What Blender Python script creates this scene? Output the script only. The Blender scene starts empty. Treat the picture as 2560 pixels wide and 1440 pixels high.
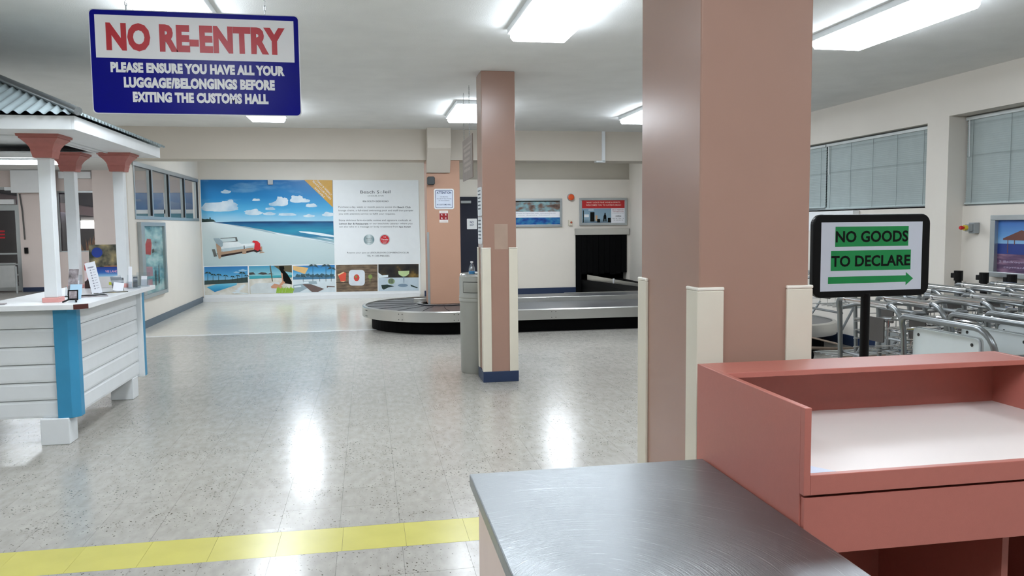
import bpy, bmesh, math, random
import numpy as np
from math import sin, cos, pi, radians
from mathutils import Matrix, Vector

# ------------------------------------------------------------------ camera, world, exposure
SC = bpy.context.scene
C = SC.collection
YAW, PIT, ROLL = radians(10.26), radians(4.496), radians(-0.5555)
CAM_H = 1.53
cam_d = bpy.data.cameras.new('camera')
cam = bpy.data.objects.new('camera', cam_d)
C.objects.link(cam)
cam_d.sensor_width = 36.0
cam_d.lens = 1988.0 / 2560.0 * 36.0
cam_d.clip_start = 0.05
_f = Vector((sin(YAW) * cos(PIT), cos(YAW) * cos(PIT), -sin(PIT)))
_r = Vector((cos(YAW), -sin(YAW), 0))
_u = _r.cross(_f)
_r2 = cos(ROLL) * _r + sin(ROLL) * _u
_u2 = -sin(ROLL) * _r + cos(ROLL) * _u
_m = Matrix((_r2, _u2, -_f)).transposed().to_4x4()
_m.translation = Vector((0, 0, CAM_H))
cam.matrix_world = _m
SC.camera = cam

SC.view_settings.view_transform = 'Standard'
SC.view_settings.look = 'None'
SC.view_settings.gamma = 1.0
SC.view_settings.use_curve_mapping = False
SC.view_settings.exposure = 1.6
LAMP = 9.0                      # radiance of the fluorescent lenses

world = bpy.data.worlds.new('night')
SC.world = world
world.use_nodes = True
world.node_tree.nodes['Background'].inputs[0].default_value = (0.02, 0.025, 0.04, 1)
world.node_tree.nodes['Background'].inputs[1].default_value = 0.3

SC.cycles.max_bounces = 6
SC.cycles.diffuse_bounces = 4
SC.cycles.glossy_bounces = 3
SC.cycles.transparent_max_bounces = 8
SC.cycles.caustics_reflective = False
SC.cycles.caustics_refractive = False
SC.cycles.use_adaptive_sampling = True
SC.cycles.adaptive_threshold = 0.03
rnd = random.Random(7)

# ------------------------------------------------------------------ materials
def lin(c):
    return tuple((x / 255 / 12.92) if x / 255 <= 0.04045 else ((x / 255 + 0.055) / 1.055) ** 2.4 for x in c)

MATS = {}
def base_nodes(name):
    m = bpy.data.materials.new(name)
    m.use_nodes = True
    nt = m.node_tree
    return m, nt, nt.nodes['Principled BSDF']

def N(nt, typ, **kw):
    n = nt.nodes.new(typ)
    for k, v in kw.items():
        if k in n.inputs.keys():
            n.inputs[k].default_value = v
        else:
            setattr(n, k, v)
    return n

def ramp(nt, stops):
    r = nt.nodes.new('ShaderNodeValToRGB')
    e = r.color_ramp.elements
    while len(e) < len(stops):
        e.new(0.5)
    for el, (p, c) in zip(e, stops):
        el.position = p
        el.color = (*c, 1)
    return r

def mat(name, rgb, rough=0.5, metal=0.0, var=0.05, nscale=8.0, bump=0.0, bscale=200.0, emit=0.0, coat=0.0, trans=0.0, spec=0.5, stretch=None, alpha=1.0):
    """plain painted / printed / moulded surface with a slight noise variation"""
    if name in MATS:
        return MATS[name]
    m, nt, b = base_nodes(name)
    c = lin(rgb)
    tc = N(nt, 'ShaderNodeTexCoord')
    vec = tc.outputs['Object']
    if stretch:
        mp = N(nt, 'ShaderNodeMapping')
        mp.inputs['Scale'].default_value = stretch
        nt.links.new(vec, mp.inputs['Vector'])
        vec = mp.outputs['Vector']
    nz = N(nt, 'ShaderNodeTexNoise', Scale=nscale, Detail=4.0)
    nt.links.new(vec, nz.inputs['Vector'])
    r = ramp(nt, [(0.3, tuple(x * (1 - var) for x in c)), (0.7, tuple(min(1, x * (1 + var)) for x in c))])
    nt.links.new(nz.outputs['Fac'], r.inputs['Fac'])
    nt.links.new(r.outputs['Color'], b.inputs['Base Color'])
    b.inputs['Roughness'].default_value = rough
    b.inputs['Metallic'].default_value = metal
    b.inputs['Coat Weight'].default_value = coat
    b.inputs['Coat Roughness'].default_value = 0.08
    b.inputs['Transmission Weight'].default_value = trans
    b.inputs['Specular IOR Level'].default_value = spec
    b.inputs['Alpha'].default_value = alpha
    if bump:
        n2 = N(nt, 'ShaderNodeTexNoise', Scale=bscale, Detail=3.0)
        nt.links.new(vec, n2.inputs['Vector'])
        bp = N(nt, 'ShaderNodeBump', Strength=bump, Distance=0.004)
        nt.links.new(n2.outputs['Fac'], bp.inputs['Height'])
        nt.links.new(bp.outputs['Normal'], b.inputs['Normal'])
    if emit:
        b.inputs['Emission Color'].default_value = (*c, 1)
        b.inputs['Emission Strength'].default_value = emit
    MATS[name] = m
    return m

def gradient_print(name, stops, noise=0.0, nscale=(3, 3, 3), axis='Z', rough=0.35, cloud=None):
    """a printed picture area: colours run along one axis of the print, broken by noise"""
    if name in MATS:
        return MATS[name]
    m, nt, b = base_nodes(name)
    tc = N(nt, 'ShaderNodeTexCoord')
    sp = N(nt, 'ShaderNodeSeparateXYZ')
    nt.links.new(tc.outputs['Generated'], sp.inputs['Vector'])
    fac = sp.outputs[axis]
    mp = N(nt, 'ShaderNodeMapping')
    mp.inputs['Scale'].default_value = nscale
    nt.links.new(tc.outputs['Object'], mp.inputs['Vector'])
    nz = N(nt, 'ShaderNodeTexNoise', Scale=1.0, Detail=6.0)
    nt.links.new(mp.outputs['Vector'], nz.inputs['Vector'])
    ad = N(nt, 'ShaderNodeMath', operation='MULTIPLY_ADD')
    ad.inputs[1].default_value = noise
    nt.links.new(nz.outputs['Fac'], ad.inputs[0])
    sb = N(nt, 'ShaderNodeMath', operation='SUBTRACT')
    nt.links.new(fac, sb.inputs[0])
    sb.inputs[1].default_value = noise * 0.5
    nt.links.new(sb.outputs[0], ad.inputs[2])
    r = ramp(nt, [(p, lin(c)) for p, c in stops])
    nt.links.new(ad.outputs[0], r.inputs['Fac'])
    out = r.outputs['Color']
    if cloud:
        lo, hi, col, sc = cloud
        mp2 = N(nt, 'ShaderNodeMapping')
        mp2.inputs['Scale'].default_value = sc
        nt.links.new(tc.outputs['Object'], mp2.inputs['Vector'])
        n3 = N(nt, 'ShaderNodeTexNoise', Scale=1.0, Detail=7.0)
        nt.links.new(mp2.outputs['Vector'], n3.inputs['Vector'])
        r3 = ramp(nt, [(lo, (0, 0, 0)), (hi, (1, 1, 1))])
        nt.links.new(n3.outputs['Fac'], r3.inputs['Fac'])
        mx = N(nt, 'ShaderNodeMix', data_type='RGBA')
        nt.links.new(r3.outputs['Color'], mx.inputs['Factor'])
        nt.links.new(out, mx.inputs['A'])
        mx.inputs['B'].default_value = (*lin(col), 1)
        out = mx.outputs['Result']
    nt.links.new(out, b.inputs['Base Color'])
    b.inputs['Roughness'].default_value = rough
    MATS[name] = m
    return m

def splotch_print(name, cols, scale=6.0, stretch=(1, 1, 1), rough=0.3, detail=3.0):
    """a printed photograph too small to read: soft patches of its colours"""
    if name in MATS:
        return MATS[name]
    m, nt, b = base_nodes(name)
    tc = N(nt, 'ShaderNodeTexCoord')
    mp = N(nt, 'ShaderNodeMapping')
    mp.inputs['Scale'].default_value = stretch
    nt.links.new(tc.outputs['Object'], mp.inputs['Vector'])
    nz = N(nt, 'ShaderNodeTexNoise', Scale=scale, Detail=detail)
    nt.links.new(mp.outputs['Vector'], nz.inputs['Vector'])
    n = len(cols)
    r = ramp(nt, [(0.28 + 0.44 * i / max(1, n - 1), lin(c)) for i, c in enumerate(cols)])
    nt.links.new(nz.outputs['Fac'], r.inputs['Fac'])
    nt.links.new(r.outputs['Color'], b.inputs['Base Color'])
    b.inputs['Roughness'].default_value = rough
    MATS[name] = m
    return m

def floor_material(name, c0, c1, fleck, rough=0.14):
    m, nt, b = base_nodes(name)
    geo = N(nt, 'ShaderNodeNewGeometry')
    pos = geo.outputs['Position']
    # tone of each 12 inch tile
    sn = N(nt, 'ShaderNodeVectorMath', operation='SUBTRACT')
    sn.inputs[1].default_value = (0.131, 3.745, 0.05)
    nt.links.new(pos, sn.inputs[0])
    fl = N(nt, 'ShaderNodeVectorMath', operation='SNAP')
    fl.inputs[1].default_value = (0.3048, 0.3048, 10)
    nt.links.new(sn.outputs[0], fl.inputs[0])
    wn = N(nt, 'ShaderNodeTexWhiteNoise')
    nt.links.new(fl.outputs[0], wn.inputs['Vector'])
    # cloudy streaks
    mp = N(nt, 'ShaderNodeMapping')
    mp.inputs['Scale'].default_value = (7, 3, 1)
    nt.links.new(pos, mp.inputs['Vector'])
    n1 = N(nt, 'ShaderNodeTexNoise', Scale=3.0, Detail=8.0)
    nt.links.new(mp.outputs['Vector'], n1.inputs['Vector'])
    mul = N(nt, 'ShaderNodeMath', operation='MULTIPLY_ADD')
    mul.inputs[1].default_value = 0.10
    nt.links.new(wn.outputs['Value'], mul.inputs[0])
    nt.links.new(n1.outputs['Fac'], mul.inputs[2])
    r1 = ramp(nt, [(0.25, lin(c0)), (0.80, lin(c1))])
    nt.links.new(mul.outputs[0], r1.inputs['Fac'])
    # dark chips, gathered in worn patches
    n2 = N(nt, 'ShaderNodeTexNoise', Scale=75.0, Detail=2.0)
    mp2 = N(nt, 'ShaderNodeMapping')
    mp2.inputs['Scale'].default_value = (1.0, 0.7, 1)
    mp2.inputs['Rotation'].default_value = (0, 0, 0.7)
    nt.links.new(pos, mp2.inputs['Vector'])
    nt.links.new(mp2.outputs['Vector'], n2.inputs['Vector'])
    n3 = N(nt, 'ShaderNodeTexNoise', Scale=4.0, Detail=4.0)
    nt.links.new(pos, n3.inputs['Vector'])
    s2 = N(nt, 'ShaderNodeMath', operation='MULTIPLY_ADD')
    s2.inputs[1].default_value = 0.30
    nt.links.new(n3.outputs['Fac'], s2.inputs[0])
    nt.links.new(n2.outputs['Fac'], s2.inputs[2])
    r2 = ramp(nt, [(0.80, (0, 0, 0)), (0.84, (1, 1, 1))])
    nt.links.new(s2.outputs[0], r2.inputs['Fac'])
    mx = N(nt, 'ShaderNodeMix', data_type='RGBA')
    nt.links.new(r2.outputs['Color'], mx.inputs['Factor'])
    nt.links.new(r1.outputs['Color'], mx.inputs['A'])
    mx.inputs['B'].default_value = (*lin(fleck), 1)
    nt.links.new(mx.outputs['Result'], b.inputs['Base Color'])
    # wax finish: mirror-like with slight waviness
    n4 = N(nt, 'ShaderNodeTexNoise', Scale=2.2, Detail=5.0)
    nt.links.new(pos, n4.inputs['Vector'])
    r4 = N(nt, 'ShaderNodeMapRange')
    r4.inputs['To Min'].default_value = rough * 0.75
    r4.inputs['To Max'].default_value = rough * 1.35
    nt.links.new(n4.outputs['Fac'], r4.inputs['Value'])
    nt.links.new(r4.outputs['Result'], b.inputs['Roughness'])
    mp5 = N(nt, 'ShaderNodeMapping')
    mp5.inputs['Scale'].default_value = (6, 24, 1)
    nt.links.new(pos, mp5.inputs['Vector'])
    n5 = N(nt, 'ShaderNodeTexNoise', Scale=1.0, Detail=3.0)
    nt.links.new(mp5.outputs['Vector'], n5.inputs['Vector'])
    bp = N(nt, 'ShaderNodeBump', Strength=0.2, Distance=0.003)
    b.inputs['Specular IOR Level'].default_value = 0.42
    nt.links.new(n5.outputs['Fac'], bp.inputs['Height'])
    nt.links.new(bp.outputs['Normal'], b.inputs['Normal'])
    MATS[name] = m
    return m

def steel_material(name, rgb, rough=0.28, scratch=True, scale=1.0):
    m, nt, b = base_nodes(name)
    tc = N(nt, 'ShaderNodeTexCoord')
    c = lin(rgb)
    nz = N(nt, 'ShaderNodeTexNoise', Scale=6.0 * scale, Detail=6.0)
    nt.links.new(tc.outputs['Object'], nz.inputs['Vector'])
    r = ramp(nt, [(0.3, tuple(x * 0.9 for x in c)), (0.7, c)])
    nt.links.new(nz.outputs['Fac'], r.inputs['Fac'])
    nt.links.new(r.outputs['Color'], b.inputs['Base Color'])
    b.inputs['Metallic'].default_value = 1.0
    mr = N(nt, 'ShaderNodeMapRange')
    mr.inputs['To Min'].default_value = rough * 0.85
    mr.inputs['To Max'].default_value = rough * 1.25
    n2 = N(nt, 'ShaderNodeTexNoise', Scale=3.0 * scale, Detail=8.0)
    nt.links.new(tc.outputs['Object'], n2.inputs['Vector'])
    nt.links.new(n2.outputs['Fac'], mr.inputs['Value'])
    nt.links.new(mr.outputs['Result'], b.inputs['Roughness'])
    if scratch:
        # wiping arcs: fine scratches swept round a point of the table top
        mp = N(nt, 'ShaderNodeMapping')
        mp.inputs['Location'].default_value = (0.21, 0.02, 0)
        nt.links.new(tc.outputs['Object'], mp.inputs['Vector'])
        sx = N(nt, 'ShaderNodeSeparateXYZ')
        nt.links.new(mp.outputs['Vector'], sx.inputs['Vector'])
        at = N(nt, 'ShaderNodeMath', operation='ARCTAN2')
        nt.links.new(sx.outputs['Y'], at.inputs[0])
        nt.links.new(sx.outputs['X'], at.inputs[1])
        ln = N(nt, 'ShaderNodeVectorMath', operation='LENGTH')
        cxy = N(nt, 'ShaderNodeCombineXYZ')
        nt.links.new(sx.outputs['X'], cxy.inputs['X'])
        nt.links.new(sx.outputs['Y'], cxy.inputs['Y'])
        nt.links.new(cxy.outputs[0], ln.inputs[0])
        k1 = N(nt, 'ShaderNodeMath', operation='MULTIPLY')
        k1.inputs[1].default_value = 230.0
        nt.links.new(ln.outputs['Value'], k1.inputs[0])
        k2 = N(nt, 'ShaderNodeMath', operation='MULTIPLY')
        k2.inputs[1].default_value = 1.7
        nt.links.new(at.outputs[0], k2.inputs[0])
        cb = N(nt, 'ShaderNodeCombineXYZ')
        nt.links.new(k1.outputs[0], cb.inputs['X'])
        nt.links.new(k2.outputs[0], cb.inputs['Y'])
        w = N(nt, 'ShaderNodeTexNoise', Scale=1.0, Detail=6.0, Roughness=0.65)
        nt.links.new(cb.outputs[0], w.inputs['Vector'])
        sc_ = ramp(nt, [(0.60, (0, 0, 0)), (0.70, (1, 1, 1))])
        nt.links.new(w.outputs['Fac'], sc_.inputs['Fac'])
        mx = N(nt, 'ShaderNodeMix', data_type='RGBA')
        nt.links.new(sc_.outputs['Color'], mx.inputs['Factor'])
        nt.links.new(r.outputs['Color'], mx.inputs['A'])
        mx.inputs['B'].default_value = (*[min(1, x * 2.2) for x in c], 1)
        nt.links.new(mx.outputs['Result'], b.inputs['Base Color'])
        bp = N(nt, 'ShaderNodeBump', Strength=0.5, Distance=0.002)
        nt.links.new(w.outputs['Fac'], bp.inputs['Height'])
        nt.links.new(bp.outputs['Normal'], b.inputs['Normal'])
    MATS[name] = m
    return m

def glass_material(name, tint, gloss=0.12, clear=0.9):
    """thin pane: mostly see-through with a mirror film"""
    m = bpy.data.materials.new(name)
    m.use_nodes = True
    nt = m.node_tree
    nt.nodes.clear()
    o = N(nt, 'ShaderNodeOutputMaterial')
    t = N(nt, 'ShaderNodeBsdfTransparent')
    t.inputs['Color'].default_value = (*lin(tint), 1)
    g = N(nt, 'ShaderNodeBsdfGlossy')
    g.inputs['Roughness'].default_value = 0.02
    nz = N(nt, 'ShaderNodeTexNoise', Scale=2.0)
    mr = N(nt, 'ShaderNodeMapRange')
    mr.inputs['To Min'].default_value = gloss * 0.8
    mr.inputs['To Max'].default_value = gloss * 1.2
    nt.links.new(nz.outputs['Fac'], mr.inputs['Value'])
    mx = N(nt, 'ShaderNodeMixShader')
    nt.links.new(mr.outputs['Result'], mx.inputs[0])
    nt.links.new(t.outputs[0], mx.inputs[1])
    nt.links.new(g.outputs[0], mx.inputs[2])
    nt.links.new(mx.outputs[0], o.inputs[0])
    MATS[name] = m
    return m

FLOOR = floor_material('vinyl_tile', (154, 150, 143), (178, 174, 167), (84, 78, 68), 0.19)
FLOOR2 = floor_material('pale_screed', (208, 204, 194), (220, 216, 206), (190, 184, 172), 0.16)
YELLOW = mat('yellow_tile', (198, 190, 98), 0.26, var=0.05, nscale=5, bump=0.05, bscale=14)
CEIL = mat('ceiling_paint', (234, 236, 235), 0.9, var=0.03, nscale=3, bump=0.5, bscale=160)
WALL = mat('cream_wall', (226, 220, 211), 0.55, var=0.02, nscale=2, bump=0.06, bscale=90)
WALLP = mat('pink_white_wall', (226, 212, 206), 0.55, var=0.02, nscale=2)
BEAM = mat('beam_paint', (200, 192, 180), 0.6, var=0.02, nscale=2)
SHADEBAND = mat('shaded_wall_tone', (186, 180, 168), 0.6, var=0.02, nscale=2)  # shade above the baggage opening put into a darker wall colour
TAN = mat('tan_gloss_paint', (160, 127, 112), 0.24, var=0.025, nscale=3, bump=0.06, bscale=14)
TANF = mat('tan_paint_column', (190, 148, 124), 0.5, var=0.02, nscale=3)
PATCH = mat('bare_patch', (168, 143, 126), 0.5)
GUARD = mat('cream_vinyl', (214, 207, 190), 0.45, var=0.02)
GUARDCAP = mat('cream_cap', (226, 220, 208), 0.4)
NAVY = mat('navy_vinyl', (34, 50, 80), 0.4, var=0.06)
SLATEB = mat('slate_vinyl', (78, 94, 110), 0.4, var=0.06)
WHITE = mat('white_paint', (226, 230, 232), 0.45, var=0.02)
WHITE2 = mat('white_board', (232, 234, 236), 0.35, var=0.015)
TEAL = mat('teal_paint', (54, 142, 184), 0.4, var=0.04)
PINK = mat('coral_paint', (176, 108, 100), 0.5, var=0.05, nscale=30)
PINK2 = mat('coral_base', (222, 160, 154), 0.5, var=0.05)
BARE = mat('bare_edge', (72, 26, 18), 0.6)
GALV = mat('galvanised', (170, 184, 188), 0.38, metal=0.35, var=0.08, nscale=6)
HIPM = mat('hip_metal', (132, 136, 138), 0.35, metal=0.7)
DESK = mat('salmon_laminate', (178, 106, 94), 0.38, var=0.02, nscale=60, bump=0.05, bscale=400)
DESKTOP = mat('blush_laminate', (222, 212, 207), 0.42, var=0.02, nscale=3)
CABINET = mat('blush_cabinet', (214, 194, 184), 0.5, var=0.02)
STEELT = steel_material('brushed_top', (148, 153, 156), 0.33)
STEEL = steel_material('stainless', (206, 206, 202), 0.30, scratch=False, scale=0.25)
CHROME = mat('chrome', (214, 216, 218), 0.12, metal=1.0, var=0.03)
TUBE = mat('grey_tube', (134, 138, 140), 0.34, metal=0.9, var=0.08)
RUSTY = mat('worn_tube', (128, 112, 98), 0.5, metal=0.6, var=0.2, nscale=12)
BLACK = mat('black_plastic', (10, 10, 11), 0.4, spec=0.2)
BLACKM = mat('black_rubber', (7, 7, 8), 0.7, spec=0.08)
BELT = mat('belt_rubber', (62, 65, 70), 0.30, var=0.12, nscale=4)
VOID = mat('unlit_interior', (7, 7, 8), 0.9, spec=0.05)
ALU = mat('aluminium', (176, 182, 184), 0.35, metal=0.7, var=0.03)
ALUD = mat('dark_gasket', (24, 26, 28), 0.5)
CANGREY = mat('bin_enamel', (150, 150, 142), 0.42, var=0.03)
SEAM = mat('seam_dark', (38, 36, 34), 0.7)
BLIND = mat('blind_slat', (186, 198, 198), 0.5, var=0.03)
CORD = mat('blind_cord', (120, 130, 130), 0.7)
NAVYD = mat('navy_door', (14, 20, 40), 0.4, var=0.05)
GLASS = glass_material('clear_pane', (250, 252, 252), 0.05)
GLASSD = glass_material('night_pane', (232, 232, 238), 0.06)
ACRYL = glass_material('acrylic', (247, 250, 252), 0.12)
PAPER = mat('paper', (236, 238, 244), 0.5, var=0.01)
INKBLUE = mat('sign_blue', (3, 8, 140), 0.25, var=0.03, spec=0.15)
INKRED = mat('sign_red', (196, 26, 42), 0.3)
INKGREEN = mat('highlight_green', (8, 142, 72), 0.45)
INKBLACK = mat('ink_black', (12, 14, 12), 0.5, spec=0.15)
INKNAVY = mat('ink_navy', (40, 62, 108), 0.45)
INKGREY = mat('ink_grey', (74, 82, 90), 0.5)
INKPALE = mat('ink_pale', (196, 200, 200), 0.5)
GOLD = mat('ribbon_gold', (206, 158, 62), 0.4)
LENS = mat('lamp_lens', (237, 245, 253), 0.5, var=0.0, emit=LAMP)
LENSB = mat('lamp_lens_boosted', (237, 245, 253), 0.5, var=0.0, emit=LAMP * 1.35)  # emission raised above the other lenses to brighten the mural

# ------------------------------------------------------------------ mesh helpers
ORG = {}
class MB:
    """collects faces in world metres; build() links them as ONE mesh object"""
    def __init__(s):
        s.v, s.f = [], []
        s.T = None
    def add(s, vs, fs):
        n = len(s.v)
        if s.T is not None:
            vs = [tuple(s.T @ Vector(p)) for p in vs]
        s.v += [tuple(p) for p in vs]
        s.f += [tuple(i + n for i in f) for f in fs]
        return s
    def box(s, x0, x1, y0, y1, z0, z1):
        return s.add([(x0, y0, z0), (x1, y0, z0), (x1, y1, z0), (x0, y1, z0), (x0, y0, z1), (x1, y0, z1), (x1, y1, z1), (x0, y1, z1)],
                     [(0, 3, 2, 1), (4, 5, 6, 7), (0, 1, 5, 4), (1, 2, 6, 5), (2, 3, 7, 6), (3, 0, 4, 7)])
    def prism(s, poly, axis, a0, a1):
        def p(u, v, a):
            return {'x': (a, u, v), 'y': (u, a, v), 'z': (u, v, a)}[axis]
        n = len(poly)
        vs = [p(u, v, a0) for u, v in poly] + [p(u, v, a1) for u, v in poly]
        fs = [tuple(range(n)), tuple(range(2 * n - 1, n - 1, -1))]
        fs += [(i, (i + 1) % n, n + (i + 1) % n, n + i) for i in range(n)]
        return s.add(vs, fs)
    def tube(s, path, r, n=8, caps=True):
        path = [Vector(p) for p in path]
        rs = r if isinstance(r, (list, tuple)) else [r] * len(path)
        t0 = (path[1] - path[0]).normalized()
        a = Vector((0, 0, 1)) if abs(t0.z) < 0.9 else Vector((1, 0, 0))
        u = t0.cross(a).normalized()
        vs, fs = [], []
        for i, p in enumerate(path):
            if i == 0:
                t = t0
            elif i == len(path) - 1:
                t = (path[i] - path[i - 1]).normalized()
            else:
                t = ((path[i] - path[i - 1]).normalized() + (path[i + 1] - path[i]).normalized()).normalized()
            u = (u - t * u.dot(t)).normalized()
            w = t.cross(u)
            for k in range(n):
                q = 2 * pi * k / n
                vs.append(p + (u * cos(q) + w * sin(q)) * rs[i])
        for i in range(len(path) - 1):
            for k in range(n):
                a0 = i * n + k
                b0 = i * n + (k + 1) % n
                fs.append((a0, b0, b0 + n, a0 + n))
        if caps:
            fs.append(tuple(range(n - 1, -1, -1)))
            fs.append(tuple(range((len(path) - 1) * n, len(path) * n)))
        return s.add(vs, fs)
    def lathe(s, prof, cx, cy, n=24, a0=0.0, a1=2 * pi):
        full = abs(a1 - a0 - 2 * pi) < 1e-6
        m = n if full else n + 1
        vs, fs = [], []
        for r, z in prof:
            for k in range(m):
                q = a0 + (a1 - a0) * k / n
                vs.append((cx + r * cos(q), cy + r * sin(q), z))
        for i in range(len(prof) - 1):
            for k in range(n):
                a = i * m + k
                b = i * m + (k + 1) % m
                fs.append((a, b, b + m, a + m))
        if full:
            if prof[0][0] > 1e-6:
                fs.append(tuple(range(m - 1, -1, -1)))
            if prof[-1][0] > 1e-6:
                fs.append(tuple(range((len(prof) - 1) * m, len(prof) * m)))
        return s.add(vs, fs)
    def build(s, name, material, parent=None, bevel=0.0, smooth=False, recalc=True, seg=2):
        me = bpy.data.meshes.new(name)
        o = Vector((0, 0, 0)) if parent is None else ORG.get(parent, Vector((0, 0, 0)))
        me.from_pydata([(p[0] - o.x, p[1] - o.y, p[2] - o.z) for p in s.v], [], s.f)
        if recalc:
            bm = bmesh.new()
            bm.from_mesh(me)
            bmesh.ops.recalc_face_normals(bm, faces=bm.faces)
            bm.to_mesh(me)
            bm.free()
        if smooth:
            me.polygons.foreach_set('use_smooth', [True] * len(me.polygons))
            me.set_sharp_from_angle(angle=radians(40))
        me.materials.append(material)
        ob = bpy.data.objects.new(name, me)
        C.objects.link(ob)
        if parent is not None:
            ob.parent = parent
            ORG[ob] = o
        if bevel:
            md = ob.modifiers.new('edge', 'BEVEL')
            md.width = bevel
            md.segments = seg
            md.limit_method = 'ANGLE'
        return ob

def tag(o, label=None, cat=None, group=None, kind=None):
    if label: o['label'] = label
    if cat: o['category'] = cat
    if group: o['group'] = group
    if kind: o['kind'] = kind
    return o

def thing(name, loc, label, cat, group=None, kind=None):
    o = bpy.data.objects.new(name, None)
    o.empty_display_size = 0.1
    C.objects.link(o)
    o.location = loc
    ORG[o] = Vector(loc)
    return tag(o, label, cat, group, kind)

def box(name, dims, material, parent=None, bevel=0.0):
    return MB().box(*dims).build(name, material, parent, bevel)

def struct(name, mb, material, label=None, parent=None):
    o = mb.build(name, material, parent)
    o['kind'] = 'structure'
    if label:
        o['label'] = label
    return o

def copy_tree(o, parent=None):
    c = o.copy()
    C.objects.link(c)
    c.parent = parent
    for ch in list(o.children):
        copy_tree(ch, c)
    return c

_bf = {}
def glyphs(body, bold=0.0, space=1.0):
    """outline text as (verts 2-D, faces); bold thickens the strokes"""
    key = (body, bold, space)
    if key in _bf:
        return _bf[key]
    cu = bpy.data.curves.new('t', 'FONT')
    cu.body = body
    cu.size = 1.0
    cu.offset = bold
    cu.space_character = space
    cu.resolution_u = 3
    ob = bpy.data.objects.new('t', cu)
    me = bpy.data.meshes.new_from_object(ob)
    vs = np.array([v.co[:2] for v in me.vertices]) if len(me.vertices) else np.zeros((0, 2))
    fs = [tuple(p.vertices) for p in me.polygons]
    bpy.data.objects.remove(ob)
    bpy.data.curves.remove(cu)
    bpy.data.meshes.remove(me)
    _bf[key] = (vs, fs)
    return vs, fs

class Art:
    """flat print on a board: metres (u, v) in the board's plane, layer = sheets of ink 0.6 mm apart"""
    def __init__(s, origin, u, v, parent, warp=None, step=0.0006):
        s.o, s.u, s.v = Vector(origin), Vector(u), Vector(v)
        s.n = s.u.cross(s.v).normalized()
        s.p, s.warp, s.step = parent, warp, step
    def at(s, a, b, layer):
        if s.warp:
            a, b = s.warp(a, b)
        return tuple(s.o + s.u * a + s.v * b + s.n * (s.step * layer))
    def polys(s, name, polys, material, layer, label=None):
        obs = []
        many = len(polys) > 20
        mb = MB()
        for k, poly in enumerate(polys):
            mb.add([s.at(a, b, layer + 0.03 * k) for a, b in poly], [tuple(range(len(poly)))])
            if not many:
                obs.append(mb.build(name, material, s.p, recalc=False))
                mb = MB()
        if many:
            obs.append(tag(mb.build(name, material, s.p, recalc=False), kind='stuff'))
        return obs[0]
    def rect(s, name, a0, a1, b0, b1, material, layer):
        return s.polys(name, [[(a0, b0), (a1, b0), (a1, b1), (a0, b1)]], material, layer)
    def lines(s, name, rows, material, layer):
        """rows: (text, a0, a1, b0, b1, bold) each fitted into its box"""
        mb = MB()
        for row in rows:
            t, a0, a1, b0, b1 = row[:5]
            bold = row[5] if len(row) > 5 else 0.0
            rot = row[6] if len(row) > 6 else 0.0
            vs, fs = glyphs(t, bold, 1.0 + 0.9 * bold)
            if not len(vs):
                continue
            lo, hi = vs.min(0), vs.max(0)
            pts = []
            for x, y in vs:
                fx, fy = (x - lo[0]) / (hi[0] - lo[0]), (y - lo[1]) / (hi[1] - lo[1])
                a, b = a0 + (a1 - a0) * fx, b0 + (b1 - b0) * fy
                if rot:
                    ca, cb = (a0 + a1) / 2, (b0 + b1) / 2
                    a, b = ca + (a - ca) * cos(rot) - (b - cb) * sin(rot), cb + (a - ca) * sin(rot) + (b - cb) * cos(rot)
                pts.append(s.at(a, b, layer))
            mb.add(pts, fs)
        o = mb.build(name, material, s.p, recalc=False)
        if len(rows) > 1:
            o['kind'] = 'stuff'
        return o

def disc(cx, cy, r, n=24, ry=None):
    return [(cx + r * cos(2 * pi * k / n), cy + (ry or r) * sin(2 * pi * k / n)) for k in range(n)]

def rrect(a0, a1, b0, b1, r, n=5):
    out = []
    for cx, cy, q in ((a1 - r, b1 - r, 0), (a0 + r, b1 - r, pi / 2), (a0 + r, b0 + r, pi), (a1 - r, b0 + r, 3 * pi / 2)):
        for k in range(n + 1):
            out.append((cx + r * cos(q + pi / 2 * k / n), cy + r * sin(q + pi / 2 * k / n)))
    return out

# ------------------------------------------------------------------ the room
XL, XR, YB, YF, ZC = -10.0, 5.87, -6.0, 17.4, 3.0      # hall far side, right wall, rear wall, mural wall, ceiling
YH = 21.7                                              # end wall of the hall behind the kiosk
BY0, BY1, BZ = 12.30, 12.80, 2.54                      # beam
XW = -3.40                                             # inner face of the wall beside the mural
TS, TX, TY = 0.3048, 0.131, 3.745

floor = struct('floor', MB().box(XL - 0.2, 6.4, YB - 0.2, YH + 4.5, -0.12, -0.0015), SEAM, 'speckled pale grey vinyl tile floor with a waxed shine')

def tile_mesh(name, m):
    h = TS / 2 - 0.0006
    vs = [(-h, -h, -0.0015), (h, -h, -0.0015), (h, h, -0.0015), (-h, h, -0.0015), (-h, -h, 0), (h, -h, 0), (h, h, 0), (-h, h, 0)]
    fs = [(0, 1, 5, 4), (1, 2, 6, 5), (2, 3, 7, 6), (3, 0, 4, 7), (4, 5, 6, 7)]
    me = bpy.data.meshes.new(name)
    me.from_pydata(vs, [], fs)
    me.materials.append(m)
    return me, vs, fs
tm, tvs, tfs = tile_mesh('tile', FLOOR)
ym, _, _ = tile_mesh('yellow_tile', YELLOW)

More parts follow.
